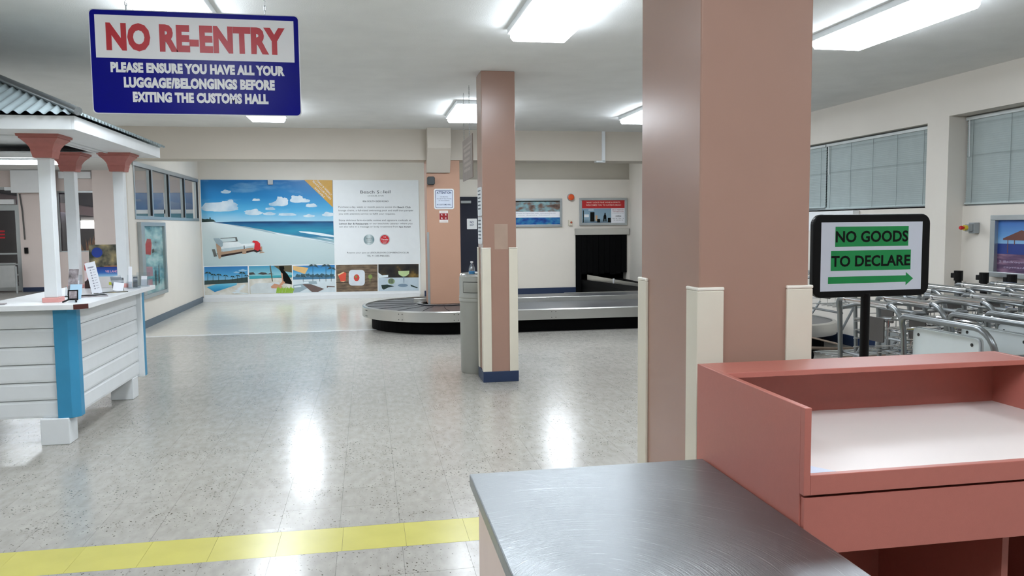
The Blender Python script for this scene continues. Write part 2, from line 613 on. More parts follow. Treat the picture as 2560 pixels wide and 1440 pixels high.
cells = []
nx0, nx1 = int(math.floor((XL - TX) / TS)), int(math.ceil((XR - TX) / TS))
ny0, ny1 = int(math.floor((YB - TY) / TS)), int(math.ceil((YH - TY) / TS))
for j in range(ny0, ny1):
    for i in range(nx0, nx1):
        x, y = TX + (i + 0.5) * TS, TY + (j + 0.5) * TS
        if y > 11.95 and x > XW - 0.1:
            continue
        if j == 0 and x > -6.0:
            continue
        cells.append((x, y))
def in_view(x, y):
    v = Vector((x, y, -CAM_H))
    d = v.dot(_f)
    if d < 1:
        return False
    px, py = 1280 + 1988 * v.dot(_r2) / d, 720 - 1988 * v.dot(_u2) / d
    hidden = (x > 0.2 and y < 3.0) or (px > 1590 and y < 12) or (px < 150 and py < 1060)
    return -40 < px < 2600 and py < 1500 and not hidden
near = sorted([c for c in cells if in_view(*c)], key=lambda c: c[0] ** 2 + c[1] ** 2)[:275]
ns = set(near)
for x, y in near:
    t = bpy.data.objects.new('tile', tm)
    C.objects.link(t)
    t.parent = floor
    t.location = (x, y, rnd.uniform(-0.0002, 0.0))
    t.rotation_euler = (rnd.gauss(0, 0.0007), rnd.gauss(0, 0.0007), 0)
mb = MB()
for c in cells:
    if c not in ns:
        a, b = rnd.gauss(0, 0.0007), rnd.gauss(0, 0.0007)
        mb.add([(c[0] + p[0], c[1] + p[1], p[2] + a * p[0] + b * p[1]) for p in tvs], tfs)
tag(mb.build('tile_field', FLOOR, floor, recalc=False), kind='stuff')
for i in range(-17, 19):
    x = TX + 0.02 + (i + 0.5) * TS
    if not -6.0 < x < XR - 0.1:
        continue
    t = bpy.data.objects.new('yellow_tile', ym)
    C.objects.link(t)
    t.parent = floor
    t.location = (x, TY + TS / 2, 0)
    t.rotation_euler = (rnd.gauss(0, 0.001), rnd.gauss(0, 0.001), 0)
box('pale_floor_section', (XW - 0.1, XR, 11.99, YF, -0.0014, 0.0), FLOOR2, floor)
box('threshold_strip', (XW - 0.1, XR, 11.93, 11.99, -0.0014, 0.001), WHITE2, floor)

struct('ceiling', MB().box(XL - 0.2, 6.4, YB - 0.2, YH, ZC, ZC + 0.15), CEIL, 'white stippled ceiling')

w = MB()
w.box(XR, XR + 0.33, 10.25, YF, 0, ZC)
w.box(XR, XR + 0.33, 7.61, 10.25, 0, 1.69).box(XR, XR + 0.33, 7.61, 10.25, 2.565, ZC)
w.box(XR, XR + 0.33, 7.29, 7.61, 0, ZC)
w.box(XR, XR + 0.33, 4.6, 7.29, 2.60, ZC)
w.box(6.06, XR + 0.33, 4.6, 7.29, 0, 1.685)
w.box(XR, XR + 0.33, YB, 4.6, 0, ZC)
struct('wall_right', w, WALL, 'cream wall with blinds in its high windows')

w = MB()
w.box(XW - 0.12, 1.45, YF, YF + 0.2, 0, ZC)
w.box(1.45, 4.60, YF - 0.05, YF + 0.2, 0, BZ)
w.box(4.60, 5.80, YF - 0.05, YF + 0.2, 1.30, BZ).box(5.80, XR, YF - 0.05, YF + 0.2, 0, BZ)
wbk = struct('wall_back', w, WALL, 'cream back wall behind the carousel')
MB().box(1.45, XR, YF, YF + 0.2, BZ, ZC).build('upper_band', SHADEBAND, wbk)

w = MB()
w.box(XW - 0.1, XW, BY0 + 0.1, YF, 0, 1.68).box(XW - 0.1, XW, BY0 + 0.1, YF, 2.54, ZC)
w.box(XW - 0.1, XW, BY0 + 0.1, 12.71, 1.68, 2.54).box(XW - 0.1, XW, 17.28, YF, 1.68, 2.54)
w.box(XW - 0.1, XW, YF + 0.2, YH, 0, ZC)
struct('wall_left', w, WALL, 'cream wall with a band of glass beside the beach mural')

w = MB()
w.box(XL, -9.6, YH, YH + 0.2, 0, ZC)
w.box(-9.6, -8.45, YH, YH + 0.2, 2.60, ZC)
w.box(-8.45, -7.62, YH - 0.12, YH + 0.2, 0, ZC)
w.box(-7.62, -6.70, YH, YH + 0.2, 0, 0.97).box(-7.62, -6.70, YH, YH + 0.2, 2.50, ZC)
w.box(-6.70, -5.95, YH - 0.25, YH + 0.2, 0, ZC)
w.box(-5.95, XW, YH, YH + 0.2, 0, 1.25).box(-5.95, XW, YH, YH + 0.2, 2.45, ZC)
struct('wall_end', w, WALLP, 'pinkish white end wall of the hall behind the kiosk')
struct('wall_west', MB().box(XL - 0.2, XL, YB, YH + 0.2, 0, ZC), WALL)
struct('wall_rear', MB().box(XL, 6.4, YB - 0.2, YB, 0, ZC), WALL)

bm_ = struct('beam', MB().box(XW - 0.1, XR, BY0, BY1, BZ, ZC), BEAM, 'cream ceiling beam across the hall')
cd = MB().box(3.695, 3.745, BY0 - 0.03, BY0, BZ - 0.01, ZC)
cd.build('conduit', WHITE, bm_)
MB().box(3.60, 3.75, BY0 - 0.03, BY0 + 0.08, BZ - 0.025, BZ).build('conduit_foot', WHITE, bm_)
mb = MB()
mb.prism([(BY0 - 0.25, ZC), (BY0 - 0.25, 2.70), (BY0 - 0.02, 2.345), (BY0 + 0.3, 2.345), (BY0 + 0.3, ZC)], 'x', 0.915, 1.272)
mb.build('bracket', BEAM, bm_, bevel=0.004)

def skirt(name, dims, m, label=None):
    return struct(name, MB().box(*dims), m, label)
skirt('baseboard_left', (XW, XW + 0.012, BY0 + 0.1, YF, 0, 0.115), SLATEB, 'slate blue vinyl baseboard')
skirt('baseboard_back', (1.2, 4.60, YF - 0.062, YF - 0.05, 0, 0.13), NAVY, 'navy vinyl baseboard')
skirt('baseboard_end', (-8.45, -7.62, YH - 0.132, YH - 0.12, 0, 0.11), NAVY)
skirt('baseboard_right', (XR - 0.012, XR, 7.29, YF - 0.1, 0, 0.13), NAVY)

# ------------------------------------------------------------------ pillars
def pillar(name, x0, x1, y0, y1, z1, m, gz, gf, label, guards=True, base=True):
    root = thing(name, ((x0 + x1) / 2, (y0 + y1) / 2, 0), label, None, None, 'structure')
    box('shaft', (x0, x1, y0, y1, 0, z1), m, root, bevel=0.006)
    t = 0.011
    bz = 0.105 if base else 0.0
    if base:
        MB().box(x0 - t - 0.002, x1 + t + 0.002, y0 - t - 0.002, y1 + t + 0.002, 0, bz).build('baseboard', NAVY, root, bevel=0.004)
    if guards:
        for sx in (0, 1):
            for sy in (0, 1):
                cx, dx = (x0, 1) if sx == 0 else (x1, -1)
                cy, dy = (y0, 1) if sy == 0 else (y1, -1)
                a = [(cx - dx * t, cy - dy * t), (cx + dx * gf, cy - dy * t), (cx + dx * gf, cy), (cx, cy), (cx, cy + dy * gf), (cx - dx * t, cy + dy * gf)]
                g = MB().prism(a, 'z', bz, gz - 0.012).build('corner_guard', GUARD, root, bevel=0.003)
                e = 0.0015
                a2 = [(cx - dx * (t + e), cy - dy * (t + e)), (cx + dx * (gf + e), cy - dy * (t + e)), (cx + dx * (gf + e), cy), (cx, cy), (cx, cy + dy * (gf + e)), (cx - dx * (t + e), cy + dy * (gf + e))]
                MB().prism(a2, 'z', gz - 0.012, gz).build('guard_cap', GUARDCAP, g, bevel=0.004)
    return root
PN = (1.085, 1.482, 2.49, 3.06)
PM = (1.098, 1.425, 7.62, 7.95)
pillar('pillar', *PN, ZC, TAN, 1.318, 0.084, 'large glossy tan pillar standing behind the salmon desk')
pm = pillar('pillar', *PM, ZC, TAN, 1.318, 0.075, 'slim tan pillar with navy base beside the grey bin')
MB().box(1.212, 1.342, PM[2] - 0.002, PM[2], 1.30, 1.545).build('bare_patch', PATCH, pm)
pf = pillar('pillar', 0.912, 1.425, BY0 + 0.02, BY1, BZ, TANF, 1.3, 0.07, 'light tan pillar rising through the baggage carousel', guards=False, base=False)
MB().box(0.906, 0.94, BY0 + 0.013, BY0 + 0.02, 0.32, 1.44).build('corner_guard', ALU, pf)

# ------------------------------------------------------------------ ceiling lights
def make_light(label, x, y, rot=False, group='fluorescent ceiling lights'):
    t = thing('ceiling_light', (0, 0, 0), label, 'ceiling light', group)
    MB().box(-0.235, 0.235, -0.655, 0.655, -0.045, 0.0).build('housing', WHITE, t, bevel=0.003)
    p = [(-0.215, 0.0), (-0.215, -0.03), (-0.195, -0.055), (0.195, -0.055), (0.215, -0.03), (0.215, 0.0)]
    MB().prism([(u, v - 0.045) for u, v in p], 'y', -0.63, 0.63).build('lens', LENS, t)
    t.location = (x, y, ZC)
    if rot:
        t.rotation_euler.z = pi / 2
    return t
L0 = make_light('fluorescent ceiling light between the hanging sign and the large pillar', 1.30, 5.33)
LIGHTS = [
    (-1.21, 5.33, 0, 'fluorescent ceiling light above the hanging no re-entry sign'),
    (3.72, 5.27, 0, 'fluorescent ceiling light right of the large pillar'),
    (-1.23, 10.25, 0, 'fluorescent ceiling light peeking below the hanging no re-entry sign'),
    (1.30, 10.05, 0, 'fluorescent ceiling light partly hidden by the slim pillar'),
    (3.66, 9.95, 0, 'fluorescent ceiling light partly hidden by the large pillar'),
    (-1.23, 15.2, 0, 'fluorescent ceiling light in front of the beach mural, behind the beam'),
    (3.70, 15.2, 0, 'fluorescent ceiling light over the carousel, behind the beam'),
    (-5.0, 15.6, 1, 'added ceiling fill light in the hall behind the band of glass'),  # added to brighten the hall seen through the panes
    (-9.0, 15.0, 1, 'added ceiling fill light in the hall near the glazed door'),  # added fixture, lifts the dim end of the hall
    (-8.6, 9.5, 1, 'added unseen fill light far left in the hall beside the kiosk'),  # added out of view, low-angle fill for left-facing sides
    (-8.6, 4.2, 1, 'added unseen fill light far left in the hall'),  # second added fill for the desk and pillar sides
    (-6.98, 18.2, 1, 'fluorescent ceiling light in the hall seen under the kiosk roof'),
    (-7.0, 12.5, 1, 'fluorescent ceiling light in the hall behind the kiosk'),
    (-6.0, 7.0, 1, 'fluorescent ceiling light in the hall left of the kiosk'),
    (-6.0, 1.5, 1, 'fluorescent ceiling light in the hall left of the camera'),
    (-3.74, 0.5, 0, 'added unseen fill light in front of the kiosk, out beside the camera'),  # added out of view to lift left-facing surfaces
    (-1.23, 0.5, 0, 'fluorescent ceiling light over the yellow floor stripe, near the camera'),
    (0.98, 0.55, 0, 'unseen ceiling light over the steel table, shifted to light left-facing sides'),  # unseen, moved off its row to reach left-facing sides too
    (3.72, 0.5, 0, 'fluorescent ceiling light over the salmon desk'),
]
for x, y, r, lab in LIGHTS:
    o = copy_tree(L0)
    o.location = (x, y, ZC)
    o.rotation_euler.z = pi / 2 if r else 0
    o['label'] = lab
    if y == 15.2 and x < 0:
        for ch in o.children:
            if ch.name.startswith('lens'):
                ch.data = ch.data.copy()
                ch.data.materials[0] = LENSB

# ------------------------------------------------------------------ information kiosk
KX0, KX1, KY0, KY1 = -4.02, -2.10, 6.10, 7.86
kiosk = thing('kiosk', (-3.0, 6.9, 0), 'white information kiosk with teal corners, coral capitals and tin roof', 'kiosk')
box('carcass', (KX0 + 0.06, KX1 - 0.03, KY0 + 0.03, KY0 + 0.28, 0.19, 0.97), WHITE, kiosk)
box('carcass', (-2.56, KX1 - 0.03, KY0 + 0.28, KY1 - 0.03, 0.19, 0.97), WHITE, kiosk)
for fx, fy in ((-2.315, 6.06), (-2.295, 7.56), (-4.0, 6.06), (-4.0, 7.56)):
    if fx < -3.9 and fy > 7:
        continue
    box('foot', (fx, fx + 0.19, fy, fy + 0.17, 0, 0.19), WHITE, kiosk, bevel=0.006)
NB, BH = 6, 0.1288
for k in range(NB):
    z0 = 0.188 + k * BH
    # lapped boards: bottom edge proud, top edge thin with a rounded nose
    pr = [(0, z0), (-0.022, z0 + 0.004), (-0.024, z0 + 0.02), (-0.020, z0 + BH - 0.022), (-0.012, z0 + BH - 0.004), (0, z0 + BH - 0.003)]
    MB().prism([(KY0 + 0.03 + u, v) for u, v in pr], 'x', KX0 + 0.04, -2.185).build('siding_board', WHITE, kiosk)
    MB().prism([(KX1 - 0.03 - u, v) for u, v in pr], 'y', 6.19, 7.80).build('siding_board', WHITE, kiosk)
    MB().prism([(KX0 + 0.06 + u, v) for u, v in pr], 'y', 6.12, 6.36).build('siding_board', WHITE, kiosk)
# corner trims
MB().prism([(-2.20, 6.075), (-2.105, 6.075), (-2.062, 6.13), (-2.062, 6.205), (-2.13, 6.205), (-2.20, 6.14)], 'z', 0.186, 0.972).build('corner_trim', TEAL, kiosk, bevel=0.003)
box('corner_trim', (-2.13, -2.066, 7.835, 7.90, 0.165, 0.972), TEAL, kiosk, bevel=0.003)
box('edge_strip', (-2.13, -2.068, 7.795, 7.835, 0.165, 0.972), WHITE, kiosk, bevel=0.002)
box('corner_trim', (-4.05, -3.94, 6.07, 6.14, 0.186, 0.972), TEAL, kiosk, bevel=0.003)
# countertop, an L of white laminate with a clipped corner
ct = [(-4.08, 5.985), (-2.03, 5.985), (-1.955, 6.05), (-1.955, 7.87), (-2.70, 7.87), (-2.70, 6.43), (-4.08, 6.43)]
top = MB().prism(ct, 'z', 0.972, 1.010).build('countertop', WHITE2, kiosk, bevel=0.003)
MB().prism([(-2.0305, 5.9835), (-1.9535, 6.0495), (-1.956, 6.052), (-2.032, 5.987)], 'z', 0.9735, 1.0085).build('bare_edge', BARE, top)
# posts
def post(x, y, h=0.043):
    p = box('post', (x - h, x + h, y - h, y + h, 1.045, 2.06), WHITE, kiosk, bevel=0.004)
    MB().box(x - h - 0.014, x + h + 0.014, y - h - 0.014, y + h + 0.014, 1.010, 1.045).build('post_base', PINK2, p, bevel=0.004)
    prof = [(0.062, 2.040), (0.066, 2.062), (0.072, 2.085), (0.072, 2.098), (0.080, 2.118), (0.094, 2.140), (0.111, 2.158), (0.126, 2.172), (0.126, 2.180), (0.137, 2.184), (0.139, 2.200)]
    mb = MB()
    vs, fs = [], []
    for hw, z in prof:
        vs += [(x - hw, y - hw, z), (x + hw, y - hw, z), (x + hw, y + hw, z), (x - hw, y + hw, z)]
    for i in range(len(prof) - 1):
        for k in range(4):
            fs.append((4 * i + k, 4 * i + (k + 1) % 4, 4 * i + 4 + (k + 1) % 4, 4 * i + 4 + k))
    fs += [(3, 2, 1, 0), tuple(4 * (len(prof) - 1) + k for k in range(4))]
    mb.add(vs, fs)
    mb.build('capital', PINK, p)
post(-2.245, 6.235)
post(-2.165, 7.66)
post(-2.565, 7.66)
post(-3.90, 6.235)
# roof frame
RX0, RX1, RY0, RY1 = -4.14, -1.925, 5.83, 8.02
sf = MB().prism([(RX0, RY0), (RX1, RY0), (RX1, RY1), (RX0, RY1)], 'z', 2.275, 2.285)
sf.build('roof_deck', WHITE, kiosk)
for d in ((RX0, RX1, RY0, RY0 + 0.42), (RX0, RX1, RY1 - 0.42, RY1), (RX1 - 0.42, RX1, RY0 + 0.42, RY1 - 0.42), (RX0, RX0 + 0.42, RY0 + 0.42, RY1 - 0.42)):
    s_ = box('soffit', (*d, 2.20, 2.212), WHITE, kiosk)
for d in ((RX1 - 0.30, RX1 - 0.285, RY0 + 0.3, RY1 - 0.3), (RX1 - 0.375, RX1 - 0.36, RY0 + 0.3, RY1 - 0.3), (RX0 + 0.3, RX1 - 0.3, RY0 + 0.36, RY0 + 0.375)):
    box('soffit_bead', (*d, 2.192, 2.20), WHITE, kiosk)
ft = 0.022
box('fascia', (RX0, RX1, RY0 - ft, RY0, 2.196, 2.288), WHITE, kiosk, bevel=0.002)
box('fascia', (RX0, RX1, RY1, RY1 + ft, 2.196, 2.288), WHITE, kiosk, bevel=0.002)
box('fascia', (RX1, RX1 + ft, RY0 - ft, RY1 + ft, 2.196, 2.288), WHITE, kiosk, bevel=0.002)
box('fascia', (RX0 - ft, RX0, RY0 - ft, RY1 + ft, 2.196, 2.288), WHITE, kiosk, bevel=0.002)
# hipped corrugated roof
EX0, EX1, EY0, EY1, EZ, PITCH = RX0 - 0.06, RX1 + 0.062, RY0 - 0.062, RY1 + 0.062, 2.300, 0.425
half = (EY1 - EY0) / 2
def slope_sheet(length, run, to3, hipped=True, wl=0.074, amp=0.011, inset=0.02):
    """corrugated sheet: s along the eave, t up the slope (0..1); trimmed at the hips"""
    n = int(length / wl * 8)
    nt_ = 10
    vs, fs = [], []
    for i in range(n + 1):
        s_ = length * i / n
        tmax = min(run, s_, length - s_) if hipped else run
        for j in range(nt_ + 1):
            t = tmax * j / nt_
            vs.append(to3(s_, t, amp * sin(2 * pi * s_ / wl)))
    for i in range(n):
        for j in range(nt_):
            a = i * (nt_ + 1) + j
            fs.append((a, a + 1, a + nt_ + 2, a + nt_ + 1))
    return MB().add(vs, fs)
lx, ly = EX1 - EX0, EY1 - EY0
slope_sheet(lx, half, lambda s_, t, c: (EX0 + s_, EY0 + t, EZ + t * PITCH + c)).build('roof_sheet', GALV, kiosk, smooth=True, recalc=False)
slope_sheet(lx, half, lambda s_, t, c: (EX0 + s_, EY1 - t, EZ + t * PITCH + c)).build('roof_sheet', GALV, kiosk, smooth=True, recalc=False)
slope_sheet(ly, half, lambda s_, t, c: (EX1 - t, EY0 + s_, EZ + t * PITCH + c)).build('roof_sheet', GALV, kiosk, smooth=True, recalc=False)
slope_sheet(ly, half, lambda s_, t, c: (EX0 + t, EY0 + s_, EZ + t * PITCH + c)).build('roof_sheet', GALV, kiosk, smooth=True, recalc=False)
ym_ = (EY0 + EY1) / 2
ra, rb = (EX0 + half, ym_, EZ + half * PITCH + 0.02), (EX1 - half, ym_, EZ + half * PITCH + 0.02)
for a, b in (((EX1, EY0, EZ + 0.012), rb), ((EX0, EY0, EZ + 0.012), ra), ((EX0, EY1, EZ + 0.012), ra), (ra, rb)):
    MB().tube([a, b], 0.028, 10).build('hip_cap', HIPM, kiosk, smooth=True)

# things standing on the kiosk counter
CT = 1.0105
def leaning(name, label, cat, x, y, w_, h_, m, yaw=0.0, lean=0.25, t=0.004, z=CT, group=None):
    """a card leaning back on its lower edge, facing the camera side"""
    root = thing(name, (x, y, z), label, cat, group)
    mb = MB()
    mb.T = Matrix.Translation((x, y, z)) @ Matrix.Rotation(yaw, 4, 'Z') @ Matrix.Rotation(-lean, 4, 'X')
    mb.box(-w_ / 2, w_ / 2, -t / 2, t / 2, 0, h_)
    mb.build('card', m, root)
    return root, mb.T
LBL = mat('leaflet_blue', (178, 214, 236), 0.4)
GREYP = splotch_print('grey_photo', [(60, 56, 58), (140, 130, 132), (200, 190, 196)], 18)
DARKP = splotch_print('dark_photo', [(12, 14, 16), (50, 56, 48), (128, 118, 92), (196, 176, 120)], 9)
BWP = splotch_print('striped_photo', [(20, 22, 24), (90, 100, 110), (210, 214, 220)], 7, (0.6, 1, 4))

e, T = leaning('card_easel', 'small black easel with a photo card at the kiosk counter corner', 'easel', -2.10, 6.19, 0.066, 0.075, BLACK, yaw=0.1, lean=0.2, t=0.008, z=CT + 0.012)
mb = MB(); mb.T = T
mb.box(-0.024, 0.026, -0.0055, -0.0035, 0.012, 0.066); mb.build('photo_card', GREYP, e)
for s_ in (-1, 1):
    MB().tube([(-2.10 + 0.02 * s_, 6.18, CT + 0.02), (-2.10 + 0.045 * s_, 6.12, CT + 0.006)], 0.006, 6).build('leg', BLACK, e)
MB().tube([(-2.10, 6.2, CT + 0.03), (-2.10, 6.26, CT + 0.005)], 0.006, 6).build('leg', BLACK, e)

leaning('leaflet', 'pale blue leaflet leaning behind the black easel', 'leaflet', -2.165, 6.42, 0.088, 0.115, LBL, yaw=-0.15, lean=0.3)

def acrylic_stand(label, x, y, w_, h_, cards, yaw=0.0):
    r, T = leaning('acrylic_holder', label, 'brochure holder', x, y, w_, h_, ACRYL, yaw=yaw, lean=0.22, t=0.003)
    mb = MB(); mb.T = T
    mb.box(-w_ / 2, w_ / 2, -0.04, -0.037, 0, h_ * 0.45).box(-w_ / 2, w_ / 2, -0.04, 0, 0, 0.003)
    mb.build('pocket', ACRYL, r)
    for k, (dx, cw, ch, m) in enumerate(cards):
        mb = MB(); mb.T = T
        mb.box(dx - cw / 2, dx + cw / 2, -0.03 + 0.004 * k, -0.027 + 0.004 * k, 0.004, ch)
        mb.build('brochure', m, r)
    return r
acrylic_stand('clear holder with grey brochures beside the front kiosk post', -2.27, 6.72, 0.10, 0.17, [(0.0, 0.075, 0.21, GREYP), (0.01, 0.07, 0.12, PAPER)], yaw=-0.2)
acrylic_stand('clear holder with slim white cards near the counter end', -2.03, 7.46, 0.11, 0.12, [(-0.025, 0.03, 0.19, PAPER), (0.015, 0.035, 0.10, BWP)], yaw=0.1)
acrylic_stand('empty clear holder at the counter end', -2.02, 7.70, 0.12, 0.13, [(0.02, 0.05, 0.09, PAPER)], yaw=-0.1)
r, T = leaning('rack_card', 'tall narrow white printed card leaning on the kiosk counter', 'card', -2.165, 6.93, 0.078, 0.262, PAPER, yaw=0.05, lean=0.12, t=0.006)
r.rotation_euler.y = -0.22
mb = MB(); mb.T = T
for k in range(9):
    z_ = 0.215 - k * 0.022
    mb.box(-0.012 if k else -0.024, -0.002 if k else 0.02, -0.0036, -0.0031, z_, z_ + 0.010)
    mb.box(0.006, 0.026, -0.0036, -0.0031, z_ + 0.004, z_ + 0.007)
mb.build('print', mat('pale_ink', (150, 150, 162), 0.5), r)
REDC = mat('brochure_red', (186, 34, 30), 0.35)
r, T = leaning('brochure', 'red and black brochure standing between the rear kiosk posts', 'brochure', -2.44, 7.60, 0.065, 0.225, REDC, lean=0.08, t=0.02)
mb = MB(); mb.T = T
mb.box(-0.0325, 0.0325, -0.0112, -0.0104, 0.0, 0.08); mb.build('dark_print', mat('brochure_dark', (42, 18, 20), 0.4), r)
mb = MB(); mb.T = T
mb.add([(-0.0325 + max(0, a), -0.0116, b) for a, b in disc(0.0, 0.11, 0.028, 16, 0.05)], [tuple(range(16))]); mb.build('white_print', mat('brochure_pink', (216, 196, 196), 0.4), r)
# poster board
r, T = leaning('poster_board', 'dark poster board with a blue disc on the kiosk counter', 'poster', -2.315, 7.62, 0.245, 0.385, DARKP, lean=0.05, t=0.012)
def on(T, name, poly, m, parent, d=0.0066):
    mb = MB(); mb.T = T
    mb.add([(a, -d, b) for a, b in poly], [tuple(range(len(poly)))])
    return mb.build(name, m, parent, recalc=False)
on(T, 'blue_band', [(-0.12, 0.10), (0.12, 0.10), (0.12, 0.185), (-0.12, 0.185)], gradient_print('blue_sea_print', [(0.0, (150, 196, 222)), (0.4, (40, 96, 176)), (1.0, (20, 46, 130))]), r)
on(T, 'white_band', [(-0.12, 0.0), (0.12, 0.0), (0.12, 0.10), (-0.12, 0.10)], mat('poster_pale', (214, 210, 208), 0.4), r)
on(T, 'blue_disc', disc(-0.055, 0.315, 0.045), mat('poster_disc', (20, 54, 140), 0.4), r, 0.0070)
on(T, 'tan_band', [(-0.0, 0.188), (0.12, 0.188), (0.12, 0.196), (0.0, 0.196)], mat('poster_tan', (176, 120, 80), 0.4), r, 0.0070)
for a in (0.035, 0.078):
    on(T, 'green_label', [(a, 0.025), (a + 0.032, 0.025), (a + 0.032, 0.05), (a, 0.05)], mat('poster_lime', (190, 196, 60), 0.4), r, 0.0070)
mb = MB(); mb.T = T
vs, fs = glyphs('VIE LAND', 0.02)
lo, hi = vs.min(0), vs.max(0)
mb.add([(0.008 + (x - lo[0]) / (hi[0] - lo[0]) * 0.105, -0.0072, 0.135 + (y - lo[1]) / (hi[1] - lo[1]) * 0.02) for x, y in vs], fs)
mb.build('lettering', mat('poster_rose', (226, 170, 190), 0.4), r, recalc=False)
# fanned brochures
r, T = leaning('brochure_stand', 'black stand of fanned dark brochures at the kiosk counter', 'brochure stand', -2.09, 7.22, 0.085, 0.11, BLACK, yaw=0.25, lean=0.35, t=0.02)
for k in range(4):
    mb = MB(); mb.T = T @ Matrix.Rotation(0.10 * (k - 1.5), 4, 'Y')
    mb.box(-0.04, 0.04, -0.028 - 0.006 * k, -0.026 - 0.006 * k, 0.02 - 0.012 * k, 0.125 - 0.022 * k)
    mb.build('brochure', BWP if k != 3 else PAPER, r)
for k, (x, y, w_, h_, a, m, lab) in enumerate((
        (-2.22, 6.74, 0.34, 0.10, 0.5, INKBLACK, 'dark flat flyer lying across the kiosk counter'),
        (-2.12, 6.62, 0.24, 0.08, 0.35, GREYP, 'grey flat flyer lying near the counter edge'),
        (-2.10, 7.02, 0.26, 0.09, 0.6, DARKP, 'dark printed flyer lying under the fanned brochures'),
        (-2.62, 6.12, 0.20, 0.08, 0.2, GREYP, 'grey flyer lying on the front counter'))):
    mb = MB(); mb.T = Matrix.Translation((x, y, CT)) @ Matrix.Rotation(a, 4, 'Z')
    mb.box(-w_ / 2, w_ / 2, -h_ / 2, h_ / 2, 0.0, 0.003 + 0.001 * k)
    tag(mb.build('flyer', m), lab, 'flyer', 'flyers on the kiosk counter')

# ------------------------------------------------------------------ steel table and salmon desk
table = thing('inspection_table', (0.67, 1.55, 0), 'stainless steel topped inspection table next to the salmon desk', 'table')
MB().box(0.288, 1.040, 0.62, 2.348, 0.742, 0.780).build('steel_top', STEELT, table, bevel=0.004)
box('cabinet', (0.312, 1.036, 0.66, 2.325, 0.06, 0.742), CABINET, table, bevel=0.002)
box('plinth', (0.34, 1.03, 0.70, 2.29, 0.0, 0.06), SEAM, table)

DX0, DX1, DY0, DY1, DZ = 1.044, 2.145, 1.757, 2.405, 1.077
desk = thing('customs_desk', (1.6, 2.1, 0), 'salmon pink customs desk with a raised back ledge and pale tray top', 'desk')
pt = 0.018
bvl = 0.0015
box('side_panel', (DX0, DX0 + pt, DY0 + 0.02, DY1, 0.0, DZ), DESK, desk, bevel=bvl)
box('side_panel', (DX1 - pt, DX1, DY0 + 0.02, DY1, 0.0, DZ), DESK, desk, bevel=bvl)
box('panel_edge', (DX0, DX0 + pt, DY0, DY0 + 0.02, 0.857, DZ), DESK, desk, bevel=bvl)
box('panel_edge', (DX1 - pt, DX1, DY0, DY0 + 0.02, 0.857, DZ), DESK, desk, bevel=bvl)
box('back_panel', (DX0 + pt, DX1 - pt, DY1 - pt, DY1, 0.0, DZ - 0.017), DESK, desk)
box('ledge', (DX0 + pt, DX1 - pt, DY1 - 0.175, DY1, DZ - 0.017, DZ), DESK, desk, bevel=bvl)
box('tray_top', (DX0 + pt, DX1 - pt, DY0 + 0.019, DY1 - pt, 0.888, 0.906), DESKTOP, desk)
box('front_lip', (DX0 + pt, DX1 - pt, DY0, DY0 + 0.019, 0.857, 0.908), DESK, desk, bevel=bvl)
box('apron', (DX0 + 0.004, DX1 - 0.004, DY0 + 0.004, DY0 + 0.020, 0.703, 0.850), DESK, desk, bevel=bvl)
box('drawer_underside', (DX0 + pt, DX1 - pt, DY0 + 0.02, DY1 - pt, 0.715, 0.725), DESK, desk)
box('knee_panel', (DX0 + 0.66, DX0 + 0.68, DY0 + 0.1, DY1 - pt, 0.0, 0.715), DESK, desk)
mb = MB(); mb.T = Matrix.Translation((1.105, 1.815, 0.9062)) @ Matrix.Rotation(0.6, 4, 'Z')
mb.box(-0.035, 0.035, -0.035, 0.05, 0, 0.0006)
mb2 = MB().prism([(DX0 + pt + 0.001, DY0 + 0.022), (1.145, DY0 + 0.022), (DX0 + pt + 0.001, DY0 + 0.135)], 'z', 0.9062, 0.9070)
tag(mb2.build('paper_sheet', mat('blue_white_paper', (206, 216, 234), 0.5)), 'corner of pale blue paper lying in the salmon desk tray', 'paper')

# ------------------------------------------------------------------ pedestal sign
PX, PY = 2.262, 3.30
ps = thing('pedestal_sign', (PX, PY, 0), 'black pedestal sign reading no goods to declare behind the salmon desk', 'sign')
outer = rrect(1.984, 2.578, 1.186, 1.566, 0.045, 6)
MB().prism(outer, 'y', PY, PY + 0.03).build('frame', BLACK, ps, bevel=0.006)
ar = Art((0, PY, 0), (1, 0, 0), (0, 0, 1), ps)
ar.rect('paper', 2.022, 2.535, 1.216, 1.530, mat('sign_paper', (214, 220, 232), 0.4, var=0.01), 2)
ar.polys('highlight', [[(2.092, 1.419), (2.463, 1.419), (2.463, 1.510), (2.092, 1.510)], [(2.072, 1.309), (2.478, 1.309), (2.478, 1.401), (2.072, 1.401)]], INKGREEN, 3)
ar.polys('arrow', [[(2.060, 1.250), (2.455, 1.252), (2.455, 1.236), (2.493, 1.267), (2.455, 1.297), (2.455, 1.282), (2.060, 1.282)]], INKGREEN, 3)
ar.lines('lettering', [('NO GOODS', 2.094, 2.461, 1.438, 1.490, 0.028), ('TO DECLARE', 2.074, 2.475, 1.327, 1.378, 0.028)], INKBLACK, 4)
MB().tube([(PX, PY + 0.015, 0.03), (PX, PY + 0.015, 1.2)], 0.021, 16).build('pole', BLACK, ps, smooth=True)
MB().lathe([(0.18, 0.0), (0.18, 0.012), (0.15, 0.024), (0.03, 0.035)], PX, PY + 0.015, 32).build('base', BLACK, ps, smooth=True)

